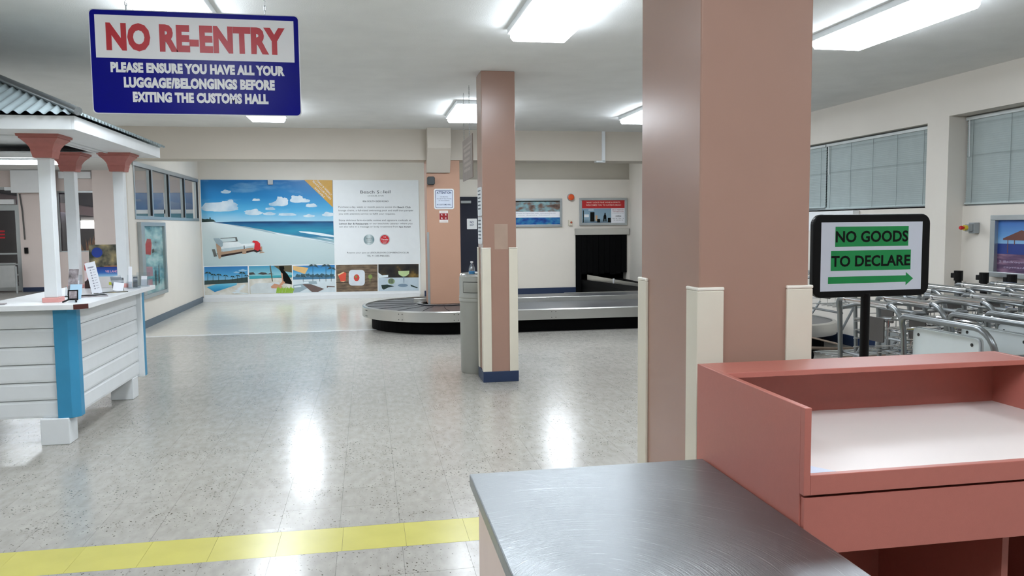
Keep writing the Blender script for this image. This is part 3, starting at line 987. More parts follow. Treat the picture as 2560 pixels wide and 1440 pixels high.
# ------------------------------------------------------------------ hanging no re-entry sign
SY = 3.97
SIGNW = mat('sign_white', (246, 247, 250), 0.35, var=0.01)
hs = thing('hanging_sign', (-0.757, SY, 2.295), 'blue and white no re-entry sign hanging from chains', 'sign')
sx0, sx1, sz0, sz1 = -1.216, -0.299, 2.063, 2.525
MB().prism(rrect(sx0 - 0.004, sx1 + 0.004, sz0 - 0.004, sz1 + 0.004, 0.018), 'y', SY, SY + 0.008).build('panel', WHITE2, hs)
ar = Art((0, SY, 0), (1, 0, 0), (0, 0, 1), hs)
SU, SV = (sx1 - sx0) / 2310.0, (sz1 - sz0) / 1100.0
ar.polys('blue_field', [rrect(sx0, sx1, sz0, sz1, 0.018)], INKBLUE, 1)
ar.rect('white_field', sx0 + 0.021, sx1 - 0.021, sz1 - 0.214, sz1 - 0.022, SIGNW, 2)
ar.lines('headline', [('NO RE-ENTRY', sx0 + 0.067, sx1 - 0.062, sz1 - 0.182, sz1 - 0.055, 0.055)], INKRED, 3)
ar.lines('lettering', [('PLEASE ENSURE YOU HAVE ALL YOUR', sx0 + 0.080, sx1 - 0.068, sz1 - 0.279, sz1 - 0.232, 0.066),
                       ('LUGGAGE/BELONGINGS BEFORE', sx0 + 0.134, sx1 - 0.115, sz1 - 0.347, sz1 - 0.298, 0.066),
                       ('EXITING THE CUSTOMS HALL', sx0 + 0.170, sx1 - 0.146, sz1 - 0.412, sz1 - 0.364, 0.066)], SIGNW, 3)
def chain(x, y, z0, z1, parent):
    mb = MB()
    n = max(2, int((z1 - z0) / 0.022))
    for k in range(n):
        za, zb = z0 + (z1 - z0) * k / n - 0.003, z0 + (z1 - z0) * (k + 1) / n + 0.003
        a, b = (0.004, 0) if k % 2 else (0, 0.004)
        mb.tube([(x - a, y - b, za + 0.004), (x - a, y - b, zb - 0.004), (x, y, zb), (x + a, y + b, zb - 0.004), (x + a, y + b, za + 0.004), (x, y, za)], 0.0016, 5)
    return mb.build('chain', TUBE, parent)
for cx in (-1.06, -0.449):
    chain(cx, SY + 0.004, sz1, ZC, hs)

# ------------------------------------------------------------------ grey sign seen edge-on by the slim pillar
HX = 1.085
eg = thing('hanging_sign', (HX, 8.65, 2.24), 'faded hanging sign seen nearly edge-on left of the slim pillar', 'sign')
MB().box(HX - 0.004, HX + 0.004, 8.18, 9.02, 2.03, 2.475).build('panel', mat('sign_back_grey', (142, 130, 122), 0.5), eg)
ar = Art((HX - 0.004, 0, 0), (0, -1, 0), (0, 0, 1), eg)
FAD = mat('faded_print', (166, 154, 146), 0.5)
ar.polys('faded_print', [[(-8.95, 2.39), (-8.25, 2.39), (-8.25, 2.41), (-8.95, 2.41)]] + [[(-8.90 + 0.05 * (k % 2), 2.34 - 0.055 * k), (-8.32 - 0.04 * (k % 3), 2.34 - 0.055 * k), (-8.32 - 0.04 * (k % 3), 2.37 - 0.055 * k), (-8.90 + 0.05 * (k % 2), 2.37 - 0.055 * k)] for k in range(5)], FAD, 1)
chain(HX, 8.42, 2.475, ZC, eg)
chain(HX, 8.90, 2.475, ZC, eg)

# ------------------------------------------------------------------ litter bin with bottle
TXc, TYc = 1.132, 8.235
bn = thing('litter_bin', (TXc, TYc, 0), 'tall round grey litter bin beside the slim pillar', 'bin')
MB().lathe([(0.182, 0.0), (0.192, 0.02), (0.196, 0.76)], TXc, TYc, 40).build('drum', CANGREY, bn, smooth=True)
MB().lathe([(0.196, 0.745), (0.203, 0.752), (0.203, 0.775), (0.198, 0.782), (0.203, 0.79), (0.203, 0.80), (0.199, 0.806), (0.197, 1.0), (0.190, 1.012)], TXc, TYc, 40).build('hood', CANGREY, bn, smooth=True)
a0, a1 = radians(-148), radians(-62)
fl = MB()
for (r_, zz0, zz1, q0, q1) in ((0.1995, 0.845, 0.955, a0, a1),):
    fl.lathe([(r_, zz0), (r_ + 0.002, zz0 + 0.004), (r_ + 0.002, zz1 - 0.004), (r_, zz1)], TXc, TYc, 16, q0, q1)
fl.build('flap', CANGREY, bn, smooth=True)
sm = MB()
for q in (a0, a1):
    sm.tube([(TXc + 0.2 * cos(q), TYc + 0.2 * sin(q), 0.845), (TXc + 0.2 * cos(q), TYc + 0.2 * sin(q), 0.955)], 0.003, 5)
for zz in (0.845, 0.955):
    sm.tube([(TXc + 0.2005 * cos(a0 + (a1 - a0) * k / 14), TYc + 0.2005 * sin(a0 + (a1 - a0) * k / 14), zz) for k in range(15)], 0.003, 5)
sm.build('flap_seam', SEAM, bn)
MB().lathe([(0.190, 1.010), (0.194, 1.028), (0.186, 1.038), (0.172, 1.030), (0.0, 1.022)], TXc, TYc, 40).build('steel_tray', CHROME, bn, smooth=True)
bt = thing('water_bottle', (1.062, 8.20, 1.028), 'clear water bottle with a blue label on the grey bin', 'bottle')
bx_, by_ = 1.062, 8.20
WATER = glass_material('bottle_plastic', (214, 226, 236), 0.3)
MB().lathe([(0.030, 1.024), (0.033, 1.03), (0.033, 1.085), (0.030, 1.10), (0.017, 1.133), (0.012, 1.14), (0.012, 1.150)], bx_, by_, 20).build('body', WATER, bt, smooth=True)
MB().lathe([(0.0338, 1.03), (0.0338, 1.062)], bx_, by_, 20).build('label_band', mat('label_blue', (60, 136, 190), 0.4), bt, smooth=True)
MB().lathe([(0.0145, 1.146), (0.0145, 1.162), (0.0, 1.163)], bx_, by_, 16).build('cap', WHITE2, bt, smooth=True)
cup = MB().lathe([(0.028, 1.026), (0.036, 1.03), (0.044, 1.05), (0.042, 1.05)], 1.125, 8.16, 18)
tag(cup.build('plastic_lid', WHITE2, None, smooth=True), 'white plastic lid lying on top of the grey bin', 'lid')
for zz0, zz1, lab in ((1.625, 1.905, 'upper white notice on the side of the slim pillar'), (1.350, 1.615, 'lower white notice on the side of the slim pillar')):
    sg = thing('notice', (PM[0], 7.78, zz0), lab, 'sign', 'white notices on the slim pillar')
    MB().prism([(a, b) for a, b in rrect(7.65, 7.90, zz0, zz1, 0.02)], 'x', PM[0] - 0.008, PM[0] - 0.001).build('plate', WHITE2, sg)
    ar = Art((PM[0] - 0.008, 0, 0), (0, -1, 0), (0, 0, 1), sg)
    ar.polys('print', [[(-7.87, zz1 - 0.04 - 0.035 * k), (-7.69, zz1 - 0.04 - 0.035 * k), (-7.69, zz1 - 0.028 - 0.035 * k), (-7.87, zz1 - 0.028 - 0.035 * k)] for k in range(6)], INKGREY, 1)

# ------------------------------------------------------------------ beach mural on the back wall
MX0, MX1, MZ0, MZ1 = -3.375, 1.118, 0.05, 2.525
MY = YF - 0.012
mural = thing('mural', ((MX0 + MX1) / 2, YF, MZ0), 'large beach club advertisement covering the wall behind the carousel', 'advertisement')
MB().box(MX0, MX1, MY, YF - 0.001, MZ0, MZ1).build('backing_board', mat('mural_white', (238, 241, 243), 0.35, var=0.01), mural)
MB().box(MX0 - 0.02, 1.10, MY - 0.03, MY, 0.0, 0.085).build('plinth_board', WHITE2, mural)
HA = (0.001911064, -4.5652e-05, -3.514671853, -4.9324e-05, -0.001949289, 2.689822576, -1.9967e-05, -8.418e-06)
HS = (0.001786988, -4.2688e-05, -3.424837445, -4.6121e-05, -0.001822732, 0.960863048, -1.867e-05, -7.871e-06)
def warp(H):
    """layout sheet of the advert -> metres on the board"""
    def f(a, b):
        d = H[6] * a + H[7] * b + 1
        return (H[0] * a + H[1] * b + H[2]) / d, (H[3] * a + H[4] * b + H[5]) / d
    return f
A = Art((0, MY, 0), (1, 0, 0), (0, 0, 1), mural, warp(HA), 0.0008)
S = Art((0, MY, 0), (1, 0, 0), (0, 0, 1), mural, warp(HS), 0.0008)

SKY = gradient_print('sky_print', [(0.0, (168, 212, 232)), (0.25, (84, 176, 222)), (0.6, (30, 132, 196)), (1.0, (24, 110, 176))], 0.25, (0.9, 1, 3), cloud=(0.56, 0.78, (150, 196, 224), (0.8, 1, 3.2)))
CLOUD = splotch_print('cloud_print', [(150, 186, 212), (206, 222, 234), (236, 240, 244)], 3.0)
SEA = gradient_print('sea_print', [(0.0, (150, 196, 204)), (0.3, (44, 120, 160)), (0.55, (44, 146, 176)), (0.85, (24, 104, 150)), (1.0, (10, 56, 104))], 0.35, (2, 1, 14))
SAND = gradient_print('sand_print', [(0.0, (186, 206, 210)), (0.6, (202, 218, 220)), (1.0, (222, 232, 234))], 0.2, (1.5, 1, 3))
FOAM = mat('foam_print', (226, 238, 244), 0.4)
WETS = mat('wet_sand_print', (158, 184, 194), 0.4)
HILL = mat('headland_print', (30, 54, 50), 0.4)
CUSH = mat('cushion_print', (232, 240, 242), 0.4)
CUSHD = mat('cushion_shade_print', (156, 176, 186), 0.4)
WOOD = mat('teak_print', (176, 146, 122), 0.4)
DKWOOD = mat('shadow_print', (44, 26, 24), 0.4)
REDT = mat('towel_print', (206, 34, 46), 0.4)
A.polys('sky', [[(90, 82), (1490, 88), (1497, 525), (105, 530)]], SKY, 1)
A.polys('sand', [[(105, 528), (240, 528), (430, 545), (1505, 690), (1510, 975), (125, 995)]], SAND, 2)
A.polys('sea', [[(225, 534), (430, 526), (900, 522), (1497, 522), (1503, 742), (1300, 705), (1100, 672), (900, 640), (760, 612), (560, 578), (400, 556)]], SEA, 3)
A.polys('shallows', [[(1503, 735), (1503, 768), (1300, 722), (1100, 686), (860, 652), (700, 618), (560, 590), (400, 562), (560, 576), (900, 640), (1300, 705)]], WETS, 4)
A.polys('surf', [[(1130, 628), (1250, 632), (1400, 652), (1503, 672), (1503, 690), (1380, 676), (1250, 655), (1150, 640)],
                 [(800, 628), (950, 655), (1100, 680), (1300, 712), (1503, 752), (1503, 758), (1300, 720), (1100, 688), (930, 664)],
                 [(1320, 690), (1440, 704), (1503, 718), (1503, 722), (1430, 712)]], FOAM, 5)
A.polys('headland', [[(105, 532), (105, 492), (140, 500), (165, 494), (185, 500), (188, 480), (198, 482), (200, 500), (228, 505), (255, 526)]], HILL, 4)
def puff(cx, cy, w_, h_, seed):
    rr = random.Random(seed)
    pts = []
    n = 40
    for k in range(n):
        q = 2 * pi * k / n
        up = sin(q) < 0
        r_ = (1 + 0.13 * sin(5 * q + seed) + 0.08 * rr.uniform(-1, 1)) if up else (0.95 + 0.05 * rr.uniform(-1, 1))
        pts.append((cx + w_ / 2 * r_ * cos(q), cy + (h_ * 0.72 if up else h_ * 0.28) * r_ * sin(q)))
    return pts
A.polys('cloud', [puff(300, 390, 400, 110, 1), puff(390, 360, 170, 90, 2), puff(175, 395, 140, 70, 3), puff(360, 218, 100, 40, 4), puff(945, 335, 150, 100, 5), puff(870, 348, 110, 40, 15),
                   puff(1110, 305, 150, 80, 6), puff(1190, 312, 120, 40, 16), puff(1265, 362, 130, 40, 7), puff(650, 440, 190, 62, 8), puff(820, 448, 130, 34, 9), puff(1240, 470, 120, 30, 10),
                   puff(1440, 458, 130, 46, 11), puff(680, 300, 90, 26, 12), puff(1010, 456, 200, 30, 13), puff(830, 395, 110, 30, 14)], CLOUD, 2)
# lounger on the sand
def lp(pts):      # couch drawn on its own enlarged sheet
    return [(169.4 + x / 3.4, 550.5 + y / 3.4) for x, y in pts]
A.polys('couch_shadow', [lp([(300, 1060), (470, 1190), (1230, 1050), (1400, 1040), (1650, 985), (1750, 1030), (1960, 960), (1900, 900), (1350, 930), (470, 1080)])], DKWOOD, 6)
A.polys('couch_frame', [lp([(290, 700), (420, 730), (480, 880), (480, 1200), (440, 1250), (390, 1240), (330, 1000)]), lp([(460, 1000), (1240, 890), (1650, 850), (1650, 930), (1240, 990), (480, 1110)]),
                        lp([(1230, 900), (1390, 880), (1380, 1070), (1240, 1080)]), lp([(1880, 830), (1950, 800), (1960, 960), (1890, 950)]), lp([(1850, 1060), (2050, 1020), (1950, 985), (1880, 990)])], WOOD, 7)
A.polys('couch_rail', [lp([(440, 510), (1040, 470), (1080, 620), (1010, 630), (985, 500), (460, 530)]), lp([(540, 650), (1010, 610), (1010, 630), (545, 668)]), lp([(150, 910), (250, 905), (330, 1160), (220, 1180)])], mat('rail_print', (96, 100, 98), 0.4), 7)
A.polys('couch_cushions', [lp([(470, 850), (560, 660), (1060, 630), (1300, 760), (1290, 890), (560, 1000), (500, 980)]), lp([(1320, 780), (1230, 720), (1640, 690), (1680, 830), (1330, 890)])], CUSH, 8)
A.polys('couch_cushion_side', [lp([(480, 900), (560, 880), (1290, 800), (1290, 890), (560, 1000), (500, 980)]), lp([(1330, 820), (1670, 770), (1680, 830), (1330, 890)])], mat('cushion_side_print', (190, 208, 214), 0.4), 8.5)
A.polys('couch_pillow', [lp([(200, 520), (400, 510), (540, 640), (540, 800), (470, 830), (300, 690)])], CUSHD, 9)
A.polys('couch_towel', [lp([(1580, 650), (1640, 595), (1780, 610), (1880, 700), (1900, 900), (1800, 965), (1660, 915), (1690, 690)])], REDT, 9)
A.polys('couch_gap', [lp([(1290, 770), (1320, 780), (1325, 890), (1300, 890)])], DKWOOD, 9)
# ribbon
A.polys('ribbon', [[(1188, 84), (1487, 88), (1492, 375)]], GOLD, 6)
def slanted(rows, m, layer, name):
    mb = MB()
    for t, cx, cy, w_, h_, ang in rows:
        vs, fs = glyphs(t, 0.0)
        lo, hi = vs.min(0), vs.max(0)
        pts = []
        for x, y in vs:
            a = ((x - lo[0]) / (hi[0] - lo[0]) - 0.5) * w_
            b = -((y - lo[1]) / (hi[1] - lo[1]) - 0.5) * h_
            pts.append(A.at(cx + a * cos(ang) - b * sin(ang), cy + a * sin(ang) + b * cos(ang), layer))
        mb.add(pts, fs)
    return mb.build(name, m, A.p, recalc=False)
slanted([('DAILY & WEEKLY', 1402, 170, 215, 20, 0.80), ('BEACH CLUB PASSES', 1376, 192, 270, 20, 0.80), ('AVAILABLE', 1352, 216, 145, 20, 0.80)], WHITE2, 7, 'ribbon_lettering')
# text panel
A.polys('text_panel', [[(1490, 86), (2392, 98), (2420, 965), (1515, 972)]], mat('panel_print', (236, 240, 243), 0.35, var=0.01), 1)
A.lines('heading', [('Beach S', 1782, 1982, 228, 196, 0.0), ('leil', 2028, 2100, 226, 194, 0.0)], INKGREY, 3)
A.lines('heading_initial', [('o', 1990, 2016, 228, 206, 0.0)], INKPALE, 3)
A.lines('subheading', [("LE SOLEIL D'OR", 1860, 2030, 258, 247, 0.0)], INKGREY, 3)
A.lines('address', [('836 SOUTH SIDE ROAD', 1808, 2080, 318, 302, 0.01)], INKGREY, 3)
A.lines('paragraph', [('Purchase a day, week or month pass to access the', 1550, 2166, 384, 362), ('Beach Club', 2176, 2314, 382, 364, 0.02),
                      ('lounge chairs, a full-sized swimming pool and staff that pamper', 1552, 2344, 420, 398), ('you with attentive service to fulfill your requests.', 1554, 2152, 456, 434),
                      ('Enjoy delicious farm-to-table cuisine and signature cocktails at', 1556, 2320, 524, 502), ('Lemon Bar & Restaurant', 1558, 1868, 556, 538, 0.02), ('or our beachside cabanas- where you', 1878, 2332, 558, 538),
                      ('can also take in a massage or body treatment from', 1558, 2184, 592, 570), ('Spa Soleil', 2192, 2312, 592, 572, 0.02)], INKGREY, 3)
A.lines('contact', [('Reserve your spot at LESOLEILDOR.COM/BEACH-CLUB', 1642, 2294, 866, 846), ('TEL +1 345.948.0555', 1852, 2090, 896, 878)], INKGREY, 3)
SILVER = gradient_print('silver_badge', [(0.0, (110, 136, 144)), (0.5, (214, 226, 228)), (1.0, (96, 130, 140))], 0.5, (9, 9, 9), 'X')
A.polys('badge', [disc(1874, 716, 56, 32)], SILVER, 2)
A.lines('badge_lettering', [('BEST', 1845, 1905, 712, 700), ('HOTEL', 1850, 1898, 728, 719), ('AWARD', 1845, 1903, 748, 738)], INKGREY, 3)
A.polys('badge', [disc(2040, 715, 56, 32)], mat('badge_rim', (196, 190, 194), 0.4), 2)
A.polys('badge_disc', [disc(2040, 715, 47, 32)], REDT, 3)
A.lines('badge_lettering', [('THE', 2025, 2055, 694, 684), ('Traveler', 2004, 2078, 724, 706, 0.02), ('AWARDS', 2014, 2066, 744, 735), ('BEST', 2024, 2056, 756, 748)], WHITE2, 4)

# five small pictures along the bottom
DAYSKY = gradient_print('day_sky_print', [(0.0, (150, 204, 230)), (0.5, (74, 160, 212)), (1.0, (40, 120, 186))], 0.2, (3, 1, 6))
GREEN = mat('palm_print', (36, 58, 44), 0.4)
PALEDECK = splotch_print('deck_print', [(196, 190, 176), (220, 218, 208), (236, 236, 232)], 5)
SKIN = mat('skin_print', (206, 150, 120), 0.4)
def palm(x, y, h, r):
    out = [[(x - 3, y), (x + 3, y), (x + 2, y - h), (x - 2, y - h)]]
    for k in range(9):
        q = pi * (0.05 + 0.9 * k / 8)
        ex, ey = x + r * cos(q), y - h - r * 0.75 * sin(q) + r * 0.35
        out.append([(x, y - h - 4), ((x + ex) / 2 + 4, (y - h + ey) / 2 - r * 0.25), (ex, ey), ((x + ex) / 2 - 3, (y - h + ey) / 2 - r * 0.1)])
    return out
S.polys('pool_sky', [[(50, 125), (545, 115), (548, 300), (52, 300)]], DAYSKY, 1)
S.polys('pool_deck', [[(52, 320), (550, 300), (556, 436), (58, 446)]], PALEDECK, 2)
S.polys('pool_hedge', [[(52, 280), (330, 270), (548, 240), (550, 302), (52, 328)]], mat('hedge_print', (52, 74, 74), 0.4), 3)
S.polys('pool_water', [[(78, 356), (180, 322), (425, 306), (420, 330), (170, 412)]], gradient_print('pool_print', [(0.0, (30, 128, 190)), (0.6, (70, 176, 218)), (1.0, (130, 206, 226))], 0.3, (5, 1, 9)), 4)
pl = []
for x, h, r in ((90, 90, 50), (150, 70, 40), (215, 70, 40), (290, 60, 38), (370, 50, 32), (430, 60, 34), (480, 90, 48), (530, 60, 36)):
    pl += palm(x, 290, h, r)
S.polys('palms', pl, GREEN, 5)
S.polys('pool_cloud', [puff(490, 170, 90, 26, 41), puff(420, 190, 70, 18, 42)], mat('pale_cloud_print', (150, 196, 226), 0.4), 1.5)
S.polys('sunbeds', [[(360 + 30 * k, 420 - 26 * k), (440 + 24 * k, 395 - 24 * k), (470 + 20 * k, 402 - 24 * k), (400 + 28 * k, 430 - 26 * k)] for k in range(4)] + [[(380, 405), (545, 425), (548, 432), (400, 425)]], FOAM, 5)
S.polys('beach_sky', [[(560, 115), (1050, 105), (1052, 225), (562, 232)]], gradient_print('teal_sky_print', [(0.0, (150, 206, 214)), (1.0, (58, 150, 190))]), 1)
S.polys('beach_sea', [[(562, 230), (1052, 215), (1052, 245), (564, 262)]], mat('lagoon_print', (60, 164, 178), 0.4), 2)
S.polys('beach_sand', [[(564, 262), (1052, 240), (1058, 424), (568, 434)]], PALEDECK, 2)
S.polys('beach_shade', [[(562, 190), (610, 186), (636, 210), (562, 216)], [(655, 205), (700, 186), (752, 190), (780, 208), (720, 214)], [(770, 210), (800, 194), (850, 208)]], mat('thatch_print', (70, 66, 62), 0.4), 3)
S.polys('beach_bed', [[(575, 350), (640, 312), (900, 300), (930, 360), (880, 424), (580, 430)]], mat('linen_print', (214, 222, 224), 0.4), 3)
S.polys('beach_trees', [[(796, 108), (808, 108), (835, 290), (824, 292)], [(840, 110), (1050, 106), (1052, 190), (980, 175), (950, 200), (900, 150)]], mat('bark_print', (92, 84, 60), 0.4), 4)
S.polys('figure_dress', [[(915, 160), (945, 150), (1000, 205), (1050, 290), (1050, 325), (960, 310), (945, 240)], [(905, 115), (960, 115), (965, 150), (930, 175), (908, 150)]], INKBLACK, 5)
S.polys('figure_skin', [[(925, 185), (945, 200), (950, 280), (975, 300), (930, 340), (900, 335), (940, 290)], [(810, 350), (850, 315), (900, 325), (940, 345), (930, 370), (820, 368)]], SKIN, 6)
lv = []
for k in range(16):
    x = 870 + 12 * k
    lv.append([(x, 425), (x + 10, 425), (x + 30 - 4 * (k % 3), 340 + 10 * (k % 4)), (x + 8, 370)])
S.polys('figure_leaves', lv, mat('leaf_print', (150, 188, 62), 0.4), 7)
S.polys('lounge_sky', [[(1062, 112), (1540, 102), (1542, 230), (1064, 235)]], DAYSKY, 1)
S.polys('lounge_sand', [[(1064, 232), (1542, 222), (1550, 410), (1068, 420)]], mat('white_sand_print', (214, 226, 232), 0.4), 2)
S.polys('lounge_sail', [[(1064, 112), (1240, 135), (1200, 205), (1066, 160)]], mat('sail_print', (228, 186, 122), 0.4), 3)
pl = []
for x, h, r in ((1290, 170, 70), (1440, 170, 70), (1500, 140, 60), (1180, 50, 40), (1370, 50, 40)):
    pl += palm(x, 290, h, r)
S.polys('lounge_palms', pl, mat('blue_palm_print', (52, 76, 78), 0.4), 4)
S.polys('lounge_water', [[(1064, 235), (1542, 228), (1542, 258), (1064, 270)]], mat('blue_water_print', (70, 122, 156), 0.4), 3)
S.polys('lounge_sofa', [[(1066, 330), (1170, 318), (1260, 350), (1140, 412), (1068, 418)], [(1180, 290), (1330, 285), (1340, 320), (1190, 325)]], CUSHD, 5)
S.polys('lounge_shrub', [puff(1120 + 55 * k, 232 - 4 * (k % 3), 60, 34, 30 + k) for k in range(8)], mat('shrub_print', (58, 92, 104), 0.4), 4.2)
S.polys('lounge_cushion', [[(1185, 296), (1240, 292), (1245, 312), (1190, 316)], [(1075, 345), (1150, 335), (1160, 350), (1080, 362)]], FOAM, 5.5)
S.polys('lounge_table', [[(1170, 320), (1270, 322), (1420, 375), (1350, 410), (1280, 410)], [(1450, 340), (1540, 345), (1540, 356), (1462, 352), (1460, 362), (1450, 362)]], mat('table_print', (110, 92, 88), 0.4), 6)
S.polys('plate_wood', [[(1555, 103), (2028, 96), (2030, 402), (1560, 410)]], splotch_print('plank_print', [(84, 70, 58), (116, 98, 80), (146, 126, 104)], 3, (2, 1, 9)), 1)
S.polys('plate_line', [[(1556, 190), (2028, 182), (2028, 188), (1556, 196)], [(1556, 300), (2029, 292), (2029, 298), (1556, 306)]], mat('gap_print', (60, 46, 38), 0.4), 2)
S.polys('plate', [rrect(1700, 1884, 158, 338, 40)], mat('plate_print', (222, 230, 238), 0.35), 3)
S.polys('plate_dish', [disc(1790, 248, 34, 9, 40)], mat('tomato_print', (214, 76, 66), 0.4), 4)
S.polys('plate_garnish', [disc(1784, 236, 12, 8, 14), disc(1945, 235, 26, 9, 26), [(1938, 235), (1948, 235), (1945, 300), (1940, 300)]], mat('herb_print', (136, 158, 84), 0.4), 5)
S.polys('melon', [[(1575, 210), (1640, 180), (1672, 195), (1665, 285), (1610, 295)]], mat('melon_print', (222, 84, 62), 0.4), 3)
S.polys('melon_rind', [[(1575, 210), (1640, 180), (1650, 188), (1582, 224)], [(1605, 290), (1660, 284), (1640, 298)]], mat('rind_print', (238, 206, 160), 0.4), 4)
S.polys('drink_dark', [[(2038, 95), (2498, 90), (2498, 250), (2038, 250)]], splotch_print('night_garden_print', [(20, 20, 24), (40, 38, 38), (60, 52, 40), (150, 120, 60)], 4), 1)
S.polys('drink_table', [[(2038, 248), (2498, 244), (2500, 395), (2040, 402)]], mat('table_pale_print', (196, 212, 224), 0.4), 2)
S.polys('drink_bowl', [[(2264, 172), (2392, 168), (2388, 205), (2350, 232), (2310, 234), (2270, 208)]], mat('cocktail_print', (196, 218, 160), 0.35), 3)
S.polys('drink_stem', [[(2322, 232), (2336, 232), (2332, 310), (2326, 310)], disc(2318, 335, 58, 20, 18)], mat('stem_print', (126, 150, 172), 0.35), 3)
S.polys('drink_lime', [disc(2186, 288, 40, 20, 34)], mat('lime_print', (150, 168, 130), 0.4), 3)
S.polys('drink_lime_stripes', [[(2160 + 14 * k, 262 - 4 * (k % 2)), (2166 + 14 * k, 262), (2166 + 14 * k, 312), (2160 + 14 * k, 312)] for k in range(4)] + [[(2070, 330), (2140, 325), (2220, 345), (2150, 360), (2100, 385), (2080, 370)], [(2405, 325), (2490, 360), (2480, 368), (2410, 345)]], HILL, 4)
S.polys('drink_cloth', [[(2038, 190), (2080, 220), (2150, 215), (2150, 240), (2040, 250)]], FOAM, 3)
tag(MB().box(-2.014, -1.913, MY - 0.05, MY - 0.006, 2.430, 2.53).build('wall_sensor', mat('sensor_grey', (188, 192, 196), 0.5), bevel=0.006), 'small grey sensor box on the top edge of the mural', 'sensor')

# ------------------------------------------------------------------ baggage carousel
BZT = 0.325
car = thing('baggage_carousel', (1.17, 12.3, 0), 'baggage carousel with dark belt and stainless steel rim round a pillar', 'carousel')
def outline(e, n=20):
    """loop: round end at the pillar, long straight runs, arm bending forward by the right wall; e grows it inward"""
    R = 1.30 - e
    cx, cy = 1.20, 12.33
    pts = [(cx + R * cos(q), cy + R * sin(q)) for q in [pi / 2 + pi * k / (2 * n) for k in range(2 * n + 1)]]
    pts += [(1.8, 11.03 + e), (2.6, 11.03 + e), (3.4, 11.03 + e), (4.0, 11.03 + e)]
    ax0, ax1, acx, ar_, ay = 4.42 + e, 5.70 - e, 5.06, 0.64 - e, 9.10
    for k in range(1, 6):
        q = pi / 2 - pi / 2 * k / 6
        pts.append((4.0 + (0.42 + e) * cos(q), 10.61 + (0.42 + e) * sin(q)))
    pts += [(ax0, 10.4), (ax0, 9.8)]
    pts += [(acx + ar_ * cos(q), ay + ar_ * sin(q)) for q in [pi + pi * k / n for k in range(n + 1)]]
    pts += [(ax1, 10.6), (ax1, 12.3), (ax1, 13.63 - e), (3.4, 13.63 - e)]
    return pts
o0, o1, o2 = outline(0.0), outline(0.05), outline(0.14)
MB().prism(outline(0.045), 'z', BZT - 0.05, BZT).build('belt', BELT, car)
MB().prism(o2, 'z', 0.0, BZT - 0.05).build('skirt', BLACKM, car)
# steel rim, one bent panel after another
def rim_panel(i0, i1):
    a, b = o0[i0:i1 + 1], o1[i0:i1 + 1]
    vs, fs = [], []
    n = len(a)
    for (x, y), (u, v) in zip(a, b):
        vs += [(x, y, 0.185), (x, y, 0.325), (x + (u - x) * 0.25, y + (v - y) * 0.25, 0.338), (u, v, 0.338), (u, v, 0.185)]
    for k in range(n - 1):
        for c in range(5):
            fs.append((5 * k + c, 5 * k + (c + 1) % 5, 5 * k + 5 + (c + 1) % 5, 5 * k + 5 + c))
    fs += [(0, 1, 2, 3, 4), tuple(5 * (n - 1) + c for c in (4, 3, 2, 1, 0))]
    return MB().add(vs, fs).build('rim_panel', STEEL, car, smooth=True)
idx = [0, 8, 16, 24, 32, 40, 42, 44, 46, 51, 56, 66, 73, 75, len(o0) - 1]
idx = [i for i in idx if i < len(o0)]
for a, b in zip(idx[:-1], idx[1:]):
    rim_panel(a, b)
    x, y = o0[b]
    for dz in (0.215, 0.295):
        for s_ in (-0.03, 0.03):
            q = o0[b - 1]
            L = math.hypot(x - q[0], y - q[1]) or 1
            ux, uy = (x - q[0]) / L, (y - q[1]) / L
            if x < 4.5:
                MB().tube([(x + ux * s_, y + uy * s_, dz), (x + ux * s_ + uy * 0.006, y + uy * s_ - ux * 0.006, dz)], 0.006, 6).build('bolt', SEAM, car)
# inner fence and pillar ring
MB().box(1.43, 4.30, 12.26, 12.30, 0.30, 0.395).build('inner_fence', STEEL, car, bevel=0.006)
MB().box(0.70, 0.90, 12.62, 12.66, 0.30, 0.395).build('inner_fence', STEEL, car, bevel=0.006)
MB().lathe([(0.40, BZT), (0.43, BZT + 0.012), (0.37, BZT + 0.014), (0.36, BZT)], 1.17, 12.42, 40).build('pillar_ring', ALU, car, smooth=True)
# belt plates: overlapping crescents
for k in range(9):
    q0 = pi / 2 + pi * (k + 0.5) / 9
    MB().tube([(1.20 + r_ * cos(q0 + 0.18 * (r_ - 0.5)), 12.33 + r_ * sin(q0 + 0.18 * (r_ - 0.5)), BZT + 0.0005) for r_ in (0.5, 0.7, 0.9, 1.1, 1.25)], 0.0035, 4).build('plate_joint', BLACKM, car)
# feed conveyor through the wall
fd = thing('feed_conveyor', (5.2, 16, 0), 'black feed conveyor running through the dark wall opening', 'conveyor')
MB().box(4.72, 5.72, 13.66, 18.6, 0.20, 0.30).build('belt', BLACKM, fd)
MB().box(4.74, 5.70, 13.70, 18.5, 0.0, 0.20).build('base', BLACKM, fd)
sp = MB().add([(4.80, 17.1, 0.30), (5.36, 14.6, 0.30), (5.38, 14.61, 0.30), (4.82, 17.12, 0.30), (4.80, 17.1, 0.42), (5.36, 14.6, 0.345), (5.38, 14.61, 0.345), (4.82, 17.12, 0.42)],
              [(0, 1, 5, 4), (1, 2, 6, 5), (2, 3, 7, 6), (3, 0, 4, 7), (4, 5, 6, 7), (0, 3, 2, 1)])
sp.build('side_plate', STEEL, fd)
MB().box(5.045, 5.075, 15.95, 16.0, 0.30, 0.40).build('latch', WHITE2, fd)
